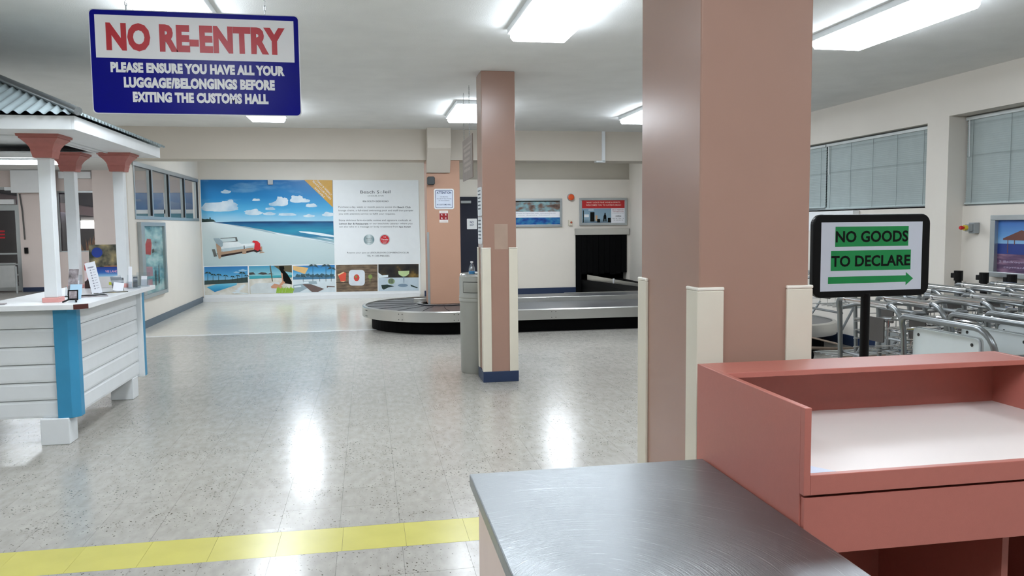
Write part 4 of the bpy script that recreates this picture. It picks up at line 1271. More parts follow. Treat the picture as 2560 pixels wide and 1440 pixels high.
# opening lined in black with strip curtain
op = thing('strip_curtain', (5.2, YF, 0), 'black strip curtain hanging in the baggage opening', 'curtain')
MB().box(4.58, 5.85, YF - 0.10, YF - 0.05, 1.30, 1.445).build('header_plate', STEEL, op, bevel=0.004)
for k in range(9):
    x0 = 4.60 + k * 0.1335
    zb = 0.02 if k == 0 else 0.40 + 0.02 * (k % 3)
    MB().box(x0, x0 + 0.128, YF - 0.075 + 0.008 * (k % 2), YF - 0.068 + 0.008 * (k % 2), zb, 1.31).build('curtain_strip', BLACKM, op)
w = MB().box(4.45, 4.60, YF + 0.2, YF + 1.6, 0, 1.6).box(5.80, 5.95, YF + 0.2, YF + 1.6, 0, 1.6).box(4.45, 5.95, YF + 1.6, YF + 1.7, 0, 1.6).box(4.45, 5.95, YF + 0.2, YF + 1.7, 1.6, 1.7)
struct('wall_opening_lining', w, VOID, 'dark recess behind the baggage opening')

# ------------------------------------------------------------------ signs and fittings on the far pillar and back wall
yc = BY0 + 0.02
at_ = thing('attention_sign', (1.178, yc, 1.95), 'white attention notice with navy border on the far tan pillar', 'sign')
MB().prism(rrect(1.023, 1.333, 1.79, 2.105, 0.03), 'y', yc - 0.006, yc - 0.001).build('plate', WHITE2, at_)
ar = Art((0, yc - 0.006, 0), (1, 0, 0), (0, 0, 1), at_)
ring = rrect(1.043, 1.313, 1.810, 2.085, 0.02)
ar.polys('border', [ring], INKNAVY, 1)
ar.polys('field', [rrect(1.050, 1.306, 1.817, 2.078, 0.016)], mat('notice_white', (214, 222, 236), 0.4), 2)
ar.lines('lettering', [('ATTENTION', 1.066, 1.290, 2.026, 2.062, 0.03), ('NO SMOKING', 1.120, 1.236, 1.972, 1.986, 0.01), ('NO USE OF CELL-PHONES', 1.066, 1.292, 1.942, 1.956, 0.01),
                       ('NO PHOTOGRAPHY', 1.095, 1.262, 1.913, 1.927, 0.01), ('IN CUSTOMS HALL', 1.066, 1.290, 1.850, 1.872, 0.02)], INKNAVY, 3)
st = thing('sticker', (1.167, yc, 1.68), 'red and white four-letter sticker under the attention notice', 'sticker')
MB().box(1.102, 1.237, yc - 0.004, yc - 0.001, 1.585, 1.768).build('plate', mat('sticker_white', (232, 226, 222), 0.4), st)
ar = Art((0, yc - 0.004, 0), (1, 0, 0), (0, 0, 1), st)
ar.rect('red_field', 1.104, 1.235, 1.628, 1.728, mat('sticker_red', (150, 16, 26), 0.4), 1)
ar.lines('lettering', [('A', 1.128, 1.152, 1.694, 1.720, 0.03), ('S', 1.190, 1.212, 1.694, 1.720, 0.03), ('R', 1.130, 1.154, 1.640, 1.666, 0.03), ('C', 1.188, 1.212, 1.640, 1.666, 0.03)], WHITE2, 2)
ar.lines('small_lettering', [('SECURITY', 1.125, 1.215, 1.740, 1.752), ('CAYMAN', 1.120, 1.220, 1.600, 1.614)], mat('sticker_rose', (190, 150, 150), 0.4), 2)
sk = thing('speaker', (0.975, yc, 2.16), 'small dark wall speaker above the attention notice', 'speaker')
MB().prism(rrect(0.918, 1.034, 2.160, 2.285, 0.025), 'y', yc - 0.11, yc - 0.03).build('body', mat('speaker_grey', (52, 58, 60), 0.5), sk, bevel=0.012, seg=3)
MB().box(0.95, 1.0, yc - 0.03, yc, 2.19, 2.25).build('bracket', ALU, sk)

d1 = thing('door_1', (2.45, YF - 0.05, 0), 'navy blue exit door beside the slim pillar', None, None, 'structure')
yd = YF - 0.055
MB().box(2.0, 2.94, yd - 0.03, yd, 0.0, 2.16).build('leaf', NAVYD, d1, bevel=0.003)
dc = MB().box(2.02, 2.24, yd - 0.075, yd - 0.03, 2.02, 2.075).build('door_closer', ALU, d1, bevel=0.004)
for z_ in (0.3, 1.0, 1.8):
    MB().tube([(2.90, yd - 0.034, z_), (2.90, yd - 0.034, z_ + 0.1)], 0.008, 6).build('hinge', ALU, d1)
ns_ = thing('door_sign', (2.258, yd - 0.03, 1.57), 'white no exit sign on the navy door', 'sign')
MB().prism(rrect(2.148, 2.368, 1.456, 1.688, 0.012), 'y', yd - 0.036, yd - 0.031).build('plate', WHITE2, ns_)
ar = Art((0, yd - 0.036, 0), (1, 0, 0), (0, 0, 1), ns_)
ar.lines('lettering', [('NO', 2.214, 2.296, 1.582, 1.636, 0.02), ('EXIT', 2.212, 2.300, 1.528, 1.566, 0.02)], INKNAVY, 1)

def framed(name, label, x0, x1, z0, z1, y, fw=0.05):
    r = thing(name, ((x0 + x1) / 2, y, z0), label, 'poster')
    mb = MB()
    mb.box(x0, x1, y - 0.04, y, z1 - fw, z1).box(x0, x1, y - 0.04, y, z0, z0 + fw).box(x0, x0 + fw, y - 0.04, y, z0 + fw, z1 - fw).box(x1 - fw, x1, y - 0.04, y, z0 + fw, z1 - fw)
    mb.build('frame', ALU, r, bevel=0.003)
    box('print_sheet', (x0 + fw, x1 - fw, y - 0.015, y - 0.005, z0 + fw, z1 - fw), PAPER, r)
    return r, Art((0, y - 0.015, 0), (1, 0, 0), (0, 0, 1), r)
yw = YF - 0.05
r, ar = framed('framed_poster', 'framed poster of sea and island photographs by the slim pillar', 2.62, 4.29, 1.49, 2.118, yw)
ar.rect('photo_strip', 2.68, 4.24, 1.83, 2.05, splotch_print('island_photos', [(60, 50, 50), (120, 96, 84), (130, 170, 180), (190, 186, 160)], 5, (1, 1, 2)), 1)
ar.rect('dark_strip', 2.68, 4.24, 2.05, 2.068, INKBLACK, 1)
ar.rect('photo_strip', 2.68, 4.24, 1.545, 1.70, splotch_print('reef_photos', [(8, 40, 110), (14, 76, 150), (40, 120, 170), (90, 140, 150)], 6, (1, 1, 1.5)), 1)
ar.lines('lettering', [('Fun and relaxation on Cayman Brac await - www.caymanbrac.com', 3.10, 4.14, 1.785, 1.805, 0.01), ('Dive  Explore  Unwind', 3.3, 4.0, 1.745, 1.762)], INKNAVY, 1)
r, ar = framed('framed_poster', 'framed shop poster with red banner over the baggage opening', 4.69, 5.80, 1.515, 2.128, yw)
ar.rect('red_banner', 4.75, 5.745, 1.895, 2.075, mat('banner_red', (186, 30, 36), 0.35), 1)
ar.lines('banner_lettering', [("MARY LOU'S FINE WINE & SPIRITS", 4.86, 5.64, 2.01, 2.045, 0.01), ('WELCOMES YOU TO CAYMAN BRAC!', 4.84, 5.66, 1.952, 1.985, 0.01)], mat('banner_pale', (240, 206, 196), 0.4), 2)
ar.rect('shop_photo', 4.75, 5.43, 1.57, 1.89, gradient_print('shop_wall_print', [(0.0, (90, 110, 124)), (0.3, (140, 170, 188)), (1.0, (128, 158, 180))], 0.3, (8, 1, 8)), 1)
ar.polys('shop_window', [[(4.94, 1.60), (5.04, 1.60), (5.04, 1.81), (4.94, 1.81)], [(4.77, 1.58), (4.79, 1.58), (4.79, 1.85), (4.77, 1.85)], [(5.10, 1.58), (5.17, 1.58), (5.17, 1.66), (5.10, 1.66)], [(5.35, 1.58), (5.42, 1.58), (5.42, 1.68), (5.35, 1.68)]], INKBLACK, 2)
ar.polys('shop_signs', [[(4.80, 1.70), (4.91, 1.70), (4.91, 1.76), (4.80, 1.76)], [(4.90, 1.85), (5.02, 1.85), (5.02, 1.868), (4.90, 1.868)]], WHITE2, 2)
ar.polys('shop_figure', [[(5.24, 1.60), (5.27, 1.60), (5.275, 1.66), (5.29, 1.66), (5.295, 1.60), (5.32, 1.60), (5.315, 1.72), (5.30, 1.765), (5.27, 1.765), (5.25, 1.72)], disc(5.285, 1.782, 0.016, 10)], INKBLACK, 3)
ar.polys('shop_display', [[(5.06, 1.62), (5.11, 1.62), (5.11, 1.74), (5.06, 1.74)]], mat('display_tan', (196, 160, 120), 0.4), 2)
ar.lines('offer_lettering', [('BRAC FREEPORT', 5.455, 5.735, 1.845, 1.87, 0.01), ('DISTRIBUTORS', 5.465, 5.725, 1.805, 1.83, 0.01)], mat('maroon', (150, 40, 60), 0.4), 2)
ar.lines('hours_lettering', [('at the shop by sea', 5.46, 5.72, 1.775, 1.79), ('OPEN', 5.535, 5.66, 1.70, 1.735, 0.02), ('Mon, Sat - Thur. - 9a', 5.46, 5.73, 1.655, 1.675), ('TEL: (345) 948 - 001', 5.48, 5.71, 1.615, 1.635)], INKGREY, 2)
bc = thing('beacon', (4.49, yw, 2.09), 'orange warning beacon between the two framed posters', 'beacon')
MB().tube([(4.49, yw, 2.145), (4.49, yw - 0.03, 2.145)], 0.082, 20).build('base', ALU, bc)
MB().tube([(4.49, yw - 0.03, 2.145), (4.49, yw - 0.08, 2.145), (4.49, yw - 0.11, 2.145)], [0.07, 0.066, 0.03], 20).build('dome', mat('beacon_orange', (214, 84, 36), 0.3), bc, smooth=True)
sw = thing('wall_switch', (4.48, yw, 1.53), 'small cream switch box with a red button below the beacon', 'switch')
MB().box(4.43, 4.52, yw - 0.05, yw, 1.515, 1.64).build('box', GUARD, sw, bevel=0.006)
MB().tube([(4.49, yw - 0.05, 1.585), (4.49, yw - 0.065, 1.585)], 0.022, 14).build('button', mat('button_rust', (170, 70, 40), 0.4), sw)

# ------------------------------------------------------------------ glass band and poster case on the wall beside the mural
wn = thing('window_1', (XW, 15, 1.68), 'band of four glass panes in the wall beside the mural', None, None, 'structure')
MB().box(XW - 0.06, XW + 0.012, 12.71, 17.28, 1.68, 1.73).build('sill_rail', ALU, wn)
MB().box(XW - 0.06, XW + 0.02, 12.66, 17.30, 2.475, 2.54).build('head_rail', ALU, wn)
ys = [12.71, 13.72, 14.85, 16.05, 17.28]
for k, y in enumerate(ys):
    MB().box(XW - 0.06, XW + 0.012, y - (0.0 if k == 0 else 0.045), y + (0.0 if k == 4 else 0.045), 1.73, 2.475).build('mullion', ALU, wn)
    if k:
        MB().box(XW - 0.012, XW + 0.018, y - 0.075, y - 0.047, 1.74, 2.47).build('gasket', ALUD, wn)
for k in range(4):
    MB().box(XW - 0.03, XW - 0.024, ys[k] + 0.02, ys[k + 1] - 0.02, 1.72, 2.48).build('pane', GLASS, wn)
    MB().box(XW + 0.012, XW + 0.02, ys[k] + 0.06, ys[k + 1] - 0.06, 2.462, 2.476).build('gasket', ALUD, wn)
cs = thing('poster_case', (XW, 13.5, 0.5), 'wall-mounted glass poster case beside the kiosk', 'poster case')
cx0, cx1 = XW, XW + 0.06
for d in ((12.80, 14.28, 1.575, 1.635), (12.80, 14.28, 0.46, 0.52), (12.80, 12.98, 0.52, 1.575), (14.20, 14.28, 0.52, 1.575)):
    MB().box(cx0, cx1, *d).build('frame', ALU, cs, bevel=0.004)
MB().box(cx0, cx0 + 0.02, 12.98, 14.20, 0.52, 1.575).build('poster', splotch_print('reef_poster', [(40, 90, 100), (110, 160, 166), (170, 206, 208), (206, 222, 222)], 3.2, (1, 0.6, 2), 0.2), cs)
ar = Art((cx0 + 0.02, 0, 0), (0, 1, 0), (0, 0, 1), cs)
ar.polys('poster_figure', [[(13.12, 1.14), (13.42, 1.12), (13.50, 1.28), (13.46, 1.37), (13.25, 1.38), (13.10, 1.28)]], REDC, 1)
ar.polys('poster_detail', [[(13.10, 0.80), (13.50, 0.78), (13.48, 0.93), (13.12, 0.95)], [(13.15, 0.60), (13.45, 0.60), (13.45, 0.74), (13.15, 0.74)]], mat('rose_print', (186, 130, 140), 0.4), 1)
ar.polys('poster_dark', [[(13.5, 1.14), (13.66, 1.16), (13.62, 1.22), (13.5, 1.2)], [(13.60, 0.62), (13.70, 0.62), (13.72, 0.86), (13.62, 0.86)], [(13.82, 0.64), (13.90, 0.64), (13.92, 0.92), (13.85, 0.94)]], mat('reef_dark', (30, 50, 54), 0.4), 1)
MB().box(cx1 - 0.012, cx1 - 0.008, 12.98, 14.20, 0.52, 1.575).build('glass', GLASS, cs)
fa = MB().box(XW - 0.075, XW - 0.03, BY0 + 0.05, BY0 + 0.1, 1.22, 1.45)
tag(fa.build('fire_call_point', mat('alarm_red', (140, 26, 34), 0.4), bevel=0.005), 'dark red fire call point on the wall end behind the kiosk', 'alarm')

# ------------------------------------------------------------------ windows and blinds of the right wall
NIGHT = glass_material('night_window', (60, 70, 80), 0.25)
def wall_window(name, x, y0, y1, z0, z1, label):
    r = thing(name, (x, (y0 + y1) / 2, z0), label, None, None, 'structure')
    f = 0.035
    MB().box(x, x + 0.05, y0, y1, z0, z0 + f).build('window_frame', ALU, r)
    MB().box(x, x + 0.05, y0, y1, z1 - f, z1).build('window_frame', ALU, r)
    n = max(1, round((y1 - y0) / 1.0))
    for k in range(n + 1):
        y = y0 + (y1 - y0 - f) * k / n
        MB().box(x, x + 0.05, y, y + f, z0 + f, z1 - f).build('window_frame', ALU, r)
    for k in range(n):
        a, b = y0 + (y1 - y0) * k / n, y0 + (y1 - y0) * (k + 1) / n
        MB().box(x + 0.02, x + 0.026, a + 0.01, b - 0.01, z0 + 0.01, z1 - 0.01).build('pane', NIGHT, r)
    return r
wall_window('window_2', XR + 0.12, 7.61, 10.25, 1.69, 2.565, 'high window behind blinds in the cream wall')
wall_window('window_3', 6.10, 4.6, 7.29, 1.685, 2.60, 'high window behind blinds in the recessed bay')
struct('sill_1', MB().box(XR - 0.0, XR + 0.12, 7.61, 10.25, 1.675, 1.692), WHITE, 'white window sill')

def blind(label, x, y0, y1, z0, z1, seed, bottom_gap=0.0):
    rr = random.Random(seed)
    r = thing('venetian_blind', (x, (y0 + y1) / 2, z0), label, 'blind', 'white venetian blinds')
    MB().box(x - 0.022, x + 0.022, y0, y1, z1 - 0.032, z1).build('head_rail', mat('blind_rail', (206, 212, 212), 0.4), r, bevel=0.002)
    MB().box(x - 0.016, x + 0.016, y0, y1, z0, z0 + 0.018).build('bottom_rail', BLIND, r, bevel=0.002)
    mb = MB()
    n = int((z1 - z0 - 0.05) / 0.0205)
    for k in range(n):
        z = z0 + 0.024 + (z1 - z0 - 0.06) * k / (n - 1)
        a = radians(66) + rr.gauss(0, 0.015)
        if k in (n - 3, n // 2 + 2) and rr.random() < 0.7:
            a = radians(52)
        w_ = 0.0125
        sag = rr.uniform(-0.002, 0.002)
        vs = []
        for y, dz in ((y0 + 0.004, 0), ((y0 + y1) / 2, sag), (y1 - 0.004, 0)):
            vs += [(x - w_ * cos(a), y, z + dz + w_ * sin(a)), (x + 0.0015, y, z + dz + 0.0008), (x + w_ * cos(a), y, z + dz - w_ * sin(a))]
        mb.add(vs, [(0, 1, 4, 3), (1, 2, 5, 4), (3, 4, 7, 6), (4, 5, 8, 7)])
    tag(mb.build('slats', BLIND, r, recalc=False), kind='stuff')
    m = max(2, round((y1 - y0) / 0.42))
    for k in range(m):
        y = y0 + 0.10 + (y1 - y0 - 0.2) * k / (m - 1)
        MB().tube([(x - 0.0155, y, z0 + 0.01), (x - 0.0155, y, z1 - 0.03)], 0.0022, 5).build('cord', CORD, r)
    MB().tube([(x - 0.022, y1 - 0.06, z1 - 0.4), (x - 0.022, y1 - 0.05, z1 - 0.03)], 0.004, 6).build('wand', WHITE2, r)
    return r
blind('wide white blind in the window behind the pedestal sign', XR + 0.075, 7.63, 9.59, 1.70, 2.545, 3)
blind('narrow white blind next to the large pillar', XR + 0.075, 9.61, 10.24, 1.72, 2.545, 4)
blind('white blind in the recessed bay window', 6.075, 5.62, 7.275, 1.70, 2.585, 5)
blind('white blind in the recessed bay, cut off by the picture edge', 6.075, 4.62, 5.60, 1.70, 2.585, 6)
tag(MB().box(XR - 0.09, XR - 0.001, 8.76, 9.75, 1.42, 1.672).build('wall_cabinet', WHITE2, bevel=0.006), 'white wall box under the wide blind', 'box')

# bay fittings
es = thing('emergency_stop', (6.05, 7.13, 1.42), 'grey emergency stop box with red button in the bay', 'switch')
MB().box(5.995, 6.058, 7.045, 7.125, 1.405, 1.515).build('box', mat('box_grey', (150, 156, 158), 0.5), es, bevel=0.006)
MB().box(5.94, 5.995, 7.055, 7.115, 1.425, 1.50).build('cover', mat('box_grey', (150, 156, 158), 0.5), es, bevel=0.008)
MB().tube([(5.94, 7.085, 1.463), (5.91, 7.085, 1.463)], 0.027, 16).build('collar', mat('stop_yellow', (214, 190, 60), 0.4), es)
MB().tube([(5.91, 7.085, 1.463), (5.88, 7.085, 1.463), (5.865, 7.085, 1.463)], [0.014, 0.022, 0.016], 16).build('button', mat('stop_red', (200, 36, 36), 0.35), es, smooth=True)
bp_ = thing('framed_poster', (6.05, 6.3, 1.0), 'framed seaside gazebo poster in the bay with the blinds', 'poster')
by0, by1, bz0, bz1 = 5.55, 6.845, 0.985, 1.585
for d in ((by0, by1, bz1 - 0.05, bz1), (by0, by1, bz0, bz0 + 0.05), (by0, by0 + 0.06, bz0 + 0.05, bz1 - 0.05), (by1 - 0.06, by1, bz0 + 0.05, bz1 - 0.05)):
    MB().box(6.0, 6.058, *d).build('frame', ALU, bp_, bevel=0.004)
MB().box(6.04, 6.052, by0 + 0.06, by1 - 0.06, bz0 + 0.05, bz1 - 0.05).build('print_sheet', gradient_print('evening_sky_print', [(0.0, (120, 90, 120)), (0.45, (150, 190, 214)), (0.7, (96, 150, 206)), (1.0, (50, 100, 180))], 0.1, (1, 3, 3)), bp_)
ar = Art((6.04, 0, 0), (0, -1, 0), (0, 0, 1), bp_)
ar.rect('sea_print', -by1 + 0.06, -by0 - 0.06, 1.21, 1.31, mat('deep_sea_print', (30, 56, 130), 0.4), 1)
ar.rect('shore_print', -by1 + 0.06, -by0 - 0.06, 1.035, 1.21, splotch_print('dusk_shore', [(44, 40, 70), (96, 70, 100), (150, 118, 140)], 8, (1, 0.5, 3)), 1)
ar.polys('gazebo_roof', [[(-6.72, 1.36), (-6.50, 1.44), (-6.26, 1.36), (-6.26, 1.34), (-6.72, 1.345)]], mat('gazebo_print', (104, 62, 56), 0.4), 2)
ar.polys('gazebo_posts', [[(-6.665, 1.22), (-6.655, 1.22), (-6.655, 1.345), (-6.665, 1.345)], [(-6.585, 1.30), (-6.575, 1.30), (-6.575, 1.345), (-6.585, 1.345)], [(-6.32, 1.22), (-6.31, 1.22), (-6.31, 1.345), (-6.32, 1.345)]], mat('gazebo_print', (104, 62, 56), 0.4), 2)
ar.lines('lettering', [('2 Bedrooms | 2 Bathrooms', -6.76, -6.0, 1.12, 1.148), ('caymanbrac rentals', -6.70, -6.1, 1.07, 1.095)], mat('lilac_print', (180, 170, 196), 0.4), 2)

for k, (x, y, lab) in enumerate(((5.88, 7.10, 'black barrier post nearest the emergency stop'), (5.88, 6.76, 'black barrier post left of the gazebo poster corner'), (5.88, 6.42, 'black barrier post under the gazebo poster'))):
    r = thing('barrier_post', (x, y, 0), lab, 'barrier post', 'black belt barrier posts')
    MB().tube([(x, y, 0.02), (x, y, 0.98)], 0.032, 14).build('pole', BLACK, r, smooth=True)
    MB().lathe([(0.15, 0), (0.15, 0.012), (0.05, 0.035)], x, y, 24).build('base', BLACK, r, smooth=True)
    MB().tube([(x, y, 0.93), (x, y, 1.03)], 0.042, 14).build('belt_head', BLACK, r)
    MB().box(x - 0.03, x + 0.03, y + 0.03, y + 0.075, 0.955, 1.005).build('belt_clip', BLACK, r, bevel=0.004)

# ------------------------------------------------------------------ luggage trolleys nested in rows
def arc(cx, cy, r, q0, q1, n=5):
    return [(cx + r * cos(q0 + (q1 - q0) * k / n), cy + r * sin(q0 + (q1 - q0) * k / n)) for k in range(n + 1)]
def make_trolley(label, kind):
    """local: handle over x = 0, pushed toward +x, width along y"""
    t = thing('luggage_trolley', (0, 0, 0), label, 'luggage trolley')
    W = 0.335
    prof = [(-W, 0.16), (-W, 0.86)] + [(-W + 0.11 + a, 0.89 + b) for a, b in arc(0, 0, 0.11, pi, pi / 2)] + [(W - 0.05 + a, 0.95 + b) for a, b in arc(0, 0, 0.05, pi / 2, 0)] + [(W, 0.90), (W, 0.16)]
    path = [(0.05 - 0.05 * max(0, min(1, (z - 0.75) / 0.25)), y, z) for y, z in prof]
    MB().tube(path, 0.0165, 10).build('handle_frame', TUBE, t, smooth=True)
    if kind == 'chrome':
        MB().tube([(0, -0.215, 1.0), (0, 0.215, 1.0)], 0.021, 12).build('grip', CHROME, t, smooth=True)
        for s_ in (-1, 1):
            MB().tube([(0, 0.215 * s_, 1.0), (0, 0.235 * s_, 1.0)], 0.025, 12).build('grip_collar', CHROME, t, smooth=True)
    # notice board under the handle
    if kind == 'plain':
        b = MB().prism(rrect(-0.19, 0.30, 0.70, 0.935, 0.025, 4), 'x', 0.055, 0.067).build('notice_board', mat('board_white', (206, 214, 216), 0.35, var=0.03), t)
        MB().prism(rrect(-0.197, 0.307, 0.693, 0.942, 0.03, 4), 'x', 0.0675, 0.078).build('board_rim', ALU, b)
        for y in (-0.145, 0.255):
            for z in (0.735, 0.9):
                MB().tube([(0.055, y, z), (0.052, y, z)], 0.009, 8).build('screw', SEAM, b)
    else:
        MB().prism(rrect(-0.10, 0.06, 0.74, 0.90, 0.012, 3), 'x', 0.058, 0.066).build('notice_board', mat('board_dark', (70, 66, 64), 0.4, var=0.1), t)
        MB().tube([(0.05, -W, 0.62), (0.05, W, 0.62)], 0.012, 8).build('cross_bar', TUBE, t)
        MB().tube([(0.04, -W, 0.93), (0.13, -0.30, 0.955), (0.24, -0.24, 0.945), (0.30, -0.1, 0.93), (0.30, 0.1, 0.93), (0.24, 0.24, 0.945), (0.13, 0.30, 0.955), (0.04, W, 0.93)], 0.013, 8).build('brake_bar', TUBE, t, smooth=True)
    # upper basket of wire
    bk = MB()
    for z in (0.66, 0.72, 0.78, 0.84):
        bk.tube([(0.09, -0.27, z), (0.40, -0.25, z), (0.42, 0.0, z), (0.40, 0.25, z), (0.09, 0.27, z)], 0.0045, 5)
    for y in (-0.2, -0.1, 0.0, 0.1, 0.2):
        bk.tube([(0.09, y, 0.66), (0.41, y, 0.66), (0.42, y, 0.85)], 0.004, 5)
    for x in (0.17, 0.26, 0.35):
        bk.tube([(x, -0.26, 0.85), (x, -0.26, 0.66), (x, 0.26, 0.66), (x, 0.26, 0.85)], 0.004, 5)
    tag(bk.build('wire_basket', CHROME, t), kind='stuff')
    MB().tube([(0.09, -0.275, 0.855), (0.37, -0.26, 0.855), (0.41, -0.22, 0.855), (0.425, 0, 0.855), (0.41, 0.22, 0.855), (0.37, 0.26, 0.855), (0.09, 0.275, 0.855)], 0.009, 8).build('basket_rim', CHROME, t, smooth=True)
    for s_ in (-1, 1):
        MB().tube([(0.05, W * s_, 0.45), (0.20, (W - 0.03) * s_, 0.68)], 0.012, 8).build('brace', TUBE, t)
        MB().tube([(0.05, W * s_, 0.17), (0.40, (W - 0.05) * s_, 0.155), (0.80, 0.20 * s_, 0.15)], 0.017, 8).build('side_rail', RUSTY, t, smooth=True)
        wl = MB().tube([(0.06, W * s_ - 0.02, 0.085), (0.06, W * s_ + 0.02, 0.085)], 0.085, 18).build('wheel', BLACKM, t)
        MB().tube([(0.06, W * s_, 0.085), (0.05, W * s_, 0.18)], 0.014, 8).build('axle_fork', TUBE, wl)
        MB().tube([(0.05, W * s_, 0.30), (0.05, -W * s_ * 0.0, 0.30)], 0.010, 8).build('cross_bar', RUSTY, t)
    fw = MB().tube([(0.74, -0.022, 0.065), (0.74, 0.022, 0.065)], 0.065, 16).build('front_wheel', BLACKM, t)
    MB().tube([(0.74, 0, 0.065), (0.76, 0, 0.15)], 0.014, 8).build('axle_fork', TUBE, fw)
    MB().tube([(0.80, -0.20, 0.15), (0.80, 0.20, 0.15)], 0.017, 8).build('front_rail', RUSTY, t)
    for k in range(4):
        y = -0.15 + 0.10 * k
        MB().box(0.06, 0.79, y - 0.02, y + 0.02, 0.152, 0.160).build('deck_slat', ALU, t)
    # side guard plates at the nose
    fg = MB().prism([(-0.20, 0.17), (0.20, 0.17), (0.17, 0.40), (-0.17, 0.40)], 'x', 0.795, 0.803).build('nose_plate', ALU, t)
    return t
tp_ = make_trolley('grey-handled luggage trolley with a large white board, first of the front row', 'plain')
tc_ = make_trolley('chrome-gripped luggage trolley, first of the second row', 'chrome')
tp_.location = (2.965, 3.68, 0)
tc_.location = (3.245, 4.74, 0)
for o in (tp_, tc_):
    o['group'] = 'nested luggage trolleys'
ORD = ['first', 'second', 'third', 'fourth', 'fifth', 'sixth']
for i, x in enumerate((3.29, 3.53, 3.84)):
    o = copy_tree(tp_); o.location = (x, 3.70, 0); o['label'] = 'grey-handled luggage trolley, %s of the front row from the pedestal sign' % ORD[i + 1]
for i, x in enumerate((3.55, 3.92, 4.24, 4.56)):
    o = copy_tree(tc_); o.location = (x, 4.74, 0); o['label'] = 'chrome-gripped luggage trolley, %s of the second row from the pedestal sign' % ORD[i + 1]
for i, x in enumerate((3.95, 4.25, 4.55, 4.90, 5.22)):
    o = copy_tree(tc_); o.location = (x, 5.62, 0); o['label'] = 'chrome-gripped luggage trolley, %s of the third row from the pedestal sign' % ORD[i]
o = copy_tree(tc_); o.location = (4.62, 7.55, 0); o.rotation_euler.z = 0.0; o['label'] = 'chrome-gripped luggage trolley standing alone before the carousel arm'

# ------------------------------------------------------------------ end wall of the hall behind the kiosk
d2 = thing('door_2', (-9.0, YH, 0), 'glazed aluminium entrance door in the hall end wall', None, None, 'structure')
yy = YH + 0.03
MB().box(-8.53, -8.45, yy, yy + 0.06, 0, 2.60).build('jamb', ALU, d2)
MB().box(-9.60, -9.52, yy, yy + 0.06, 0, 2.60).build('jamb', ALU, d2)
MB().box(-9.52, -8.53, yy, yy + 0.06, 2.53, 2.60).build('head', ALU, d2)
MB().box(-9.52, -8.53, yy, yy + 0.06, 2.08, 2.16).build('transom', ALU, d2)
MB().box(-9.52, -8.53, yy + 0.02, yy + 0.026, 2.16, 2.53).build('transom_pane', GLASSD, d2)
MB().box(-9.45, -8.56, yy - 0.12, yy, 2.17, 2.29).build('door_operator', WHITE2, d2, bevel=0.006)
MB().box(-9.52, -9.45, yy, yy + 0.05, 0.02, 2.08).build('stile', ALU, d2)
MB().box(-8.60, -8.53, yy, yy + 0.05, 0.02, 2.08).build('stile', ALU, d2)
MB().box(-9.45, -8.60, yy, yy + 0.05, 0.02, 0.14).build('bottom_rail', ALU, d2)
MB().box(-9.45, -8.60, yy, yy + 0.05, 2.02, 2.08).build('top_rail', ALU, d2)
for z_ in (0.42, 0.68, 0.95):
    MB().box(-9.45, -8.60, yy - 0.01, yy + 0.04, z_ - 0.02, z_ + 0.02).build('bar', ALU, d2)
MB().box(-9.45, -8.60, yy + 0.02, yy + 0.026, 0.14, 2.02).build('pane', GLASSD, d2)
mb = MB()
for z_ in (1.36, 1.44, 1.52):
    mb.box(-9.30, -8.86, yy + 0.014, yy + 0.018, z_ - 0.03, z_ + 0.01)
mb.build('door_sticker', INKRED, d2)
tag(MB().box(-8.36, -8.28, YH - 0.17, YH - 0.12, 0.95, 1.10).build('door_button', BLACK, bevel=0.006), 'black push box on the wall beside the glazed door', 'button')
tag(MB().tube([(-8.40, YH - 0.14, 2.42), (-8.36, YH - 0.14, 2.0), (-8.34, YH - 0.14, 1.3)], 0.018, 6).build('cable', mat('cable_grey', (96, 94, 92), 0.6)), 'grey cable running down beside the glazed door', 'cable')
w4 = thing('window_4', (-7.16, YH, 0.97), 'dark night window in the hall end wall', None, None, 'structure')
for d in ((-7.62, -6.70, 0.97, 1.0), (-7.62, -6.70, 2.46, 2.50), (-7.62, -7.58, 1.0, 2.46), (-6.78, -6.70, 1.0, 2.46)):
    MB().box(d[0], d[1], YH + 0.04, YH + 0.09, d[2], d[3]).build('window_frame', ALU, w4)
MB().box(-7.58, -6.78, YH + 0.06, YH + 0.066, 1.0, 2.46).build('pane', GLASSD, w4)
w5 = thing('window_5', (-4.7, YH, 1.25), 'window in the hall end wall, bluish light painted on its panes', None, None, 'structure')
BLUELIGHT = mat('painted_blue_light', (70, 104, 156), 0.15, var=0.15, nscale=2)  # bluish light at the window painted on an opaque pane
TEALLIGHT = mat('painted_teal_light', (84, 136, 150), 0.15, var=0.1, nscale=2)  # same painted light, teal below the transom
MB().box(-5.95, XW, YH + 0.05, YH + 0.06, 1.25, 1.95).build('lower_pane', TEALLIGHT, w5)
MB().box(-5.95, XW, YH + 0.05, YH + 0.06, 1.95, 2.45).build('upper_pane', BLUELIGHT, w5)
MB().box(-5.95, XW, YH, YH + 0.07, 1.92, 2.02).build('transom', WHITE2, w5)
for x in (-5.95, -5.1, -4.3, XW - 0.06):
    MB().box(x, x + 0.06, YH, YH + 0.07, 1.25, 2.45).build('mullion', WHITE2, w5)
bx2 = thing('sign_box', (-8.0, YH - 0.3, 2.4), 'blank white light box sign high in the hall behind the kiosk', 'sign')
MB().box(-8.50, -7.53, YH - 0.38, YH - 0.26, 2.44, 2.99).build('case', WHITE2, bx2, bevel=0.008)
MB().box(-8.65, -8.50, YH - 0.36, YH - 0.28, 2.50, 2.58).build('bracket', WHITE, bx2)
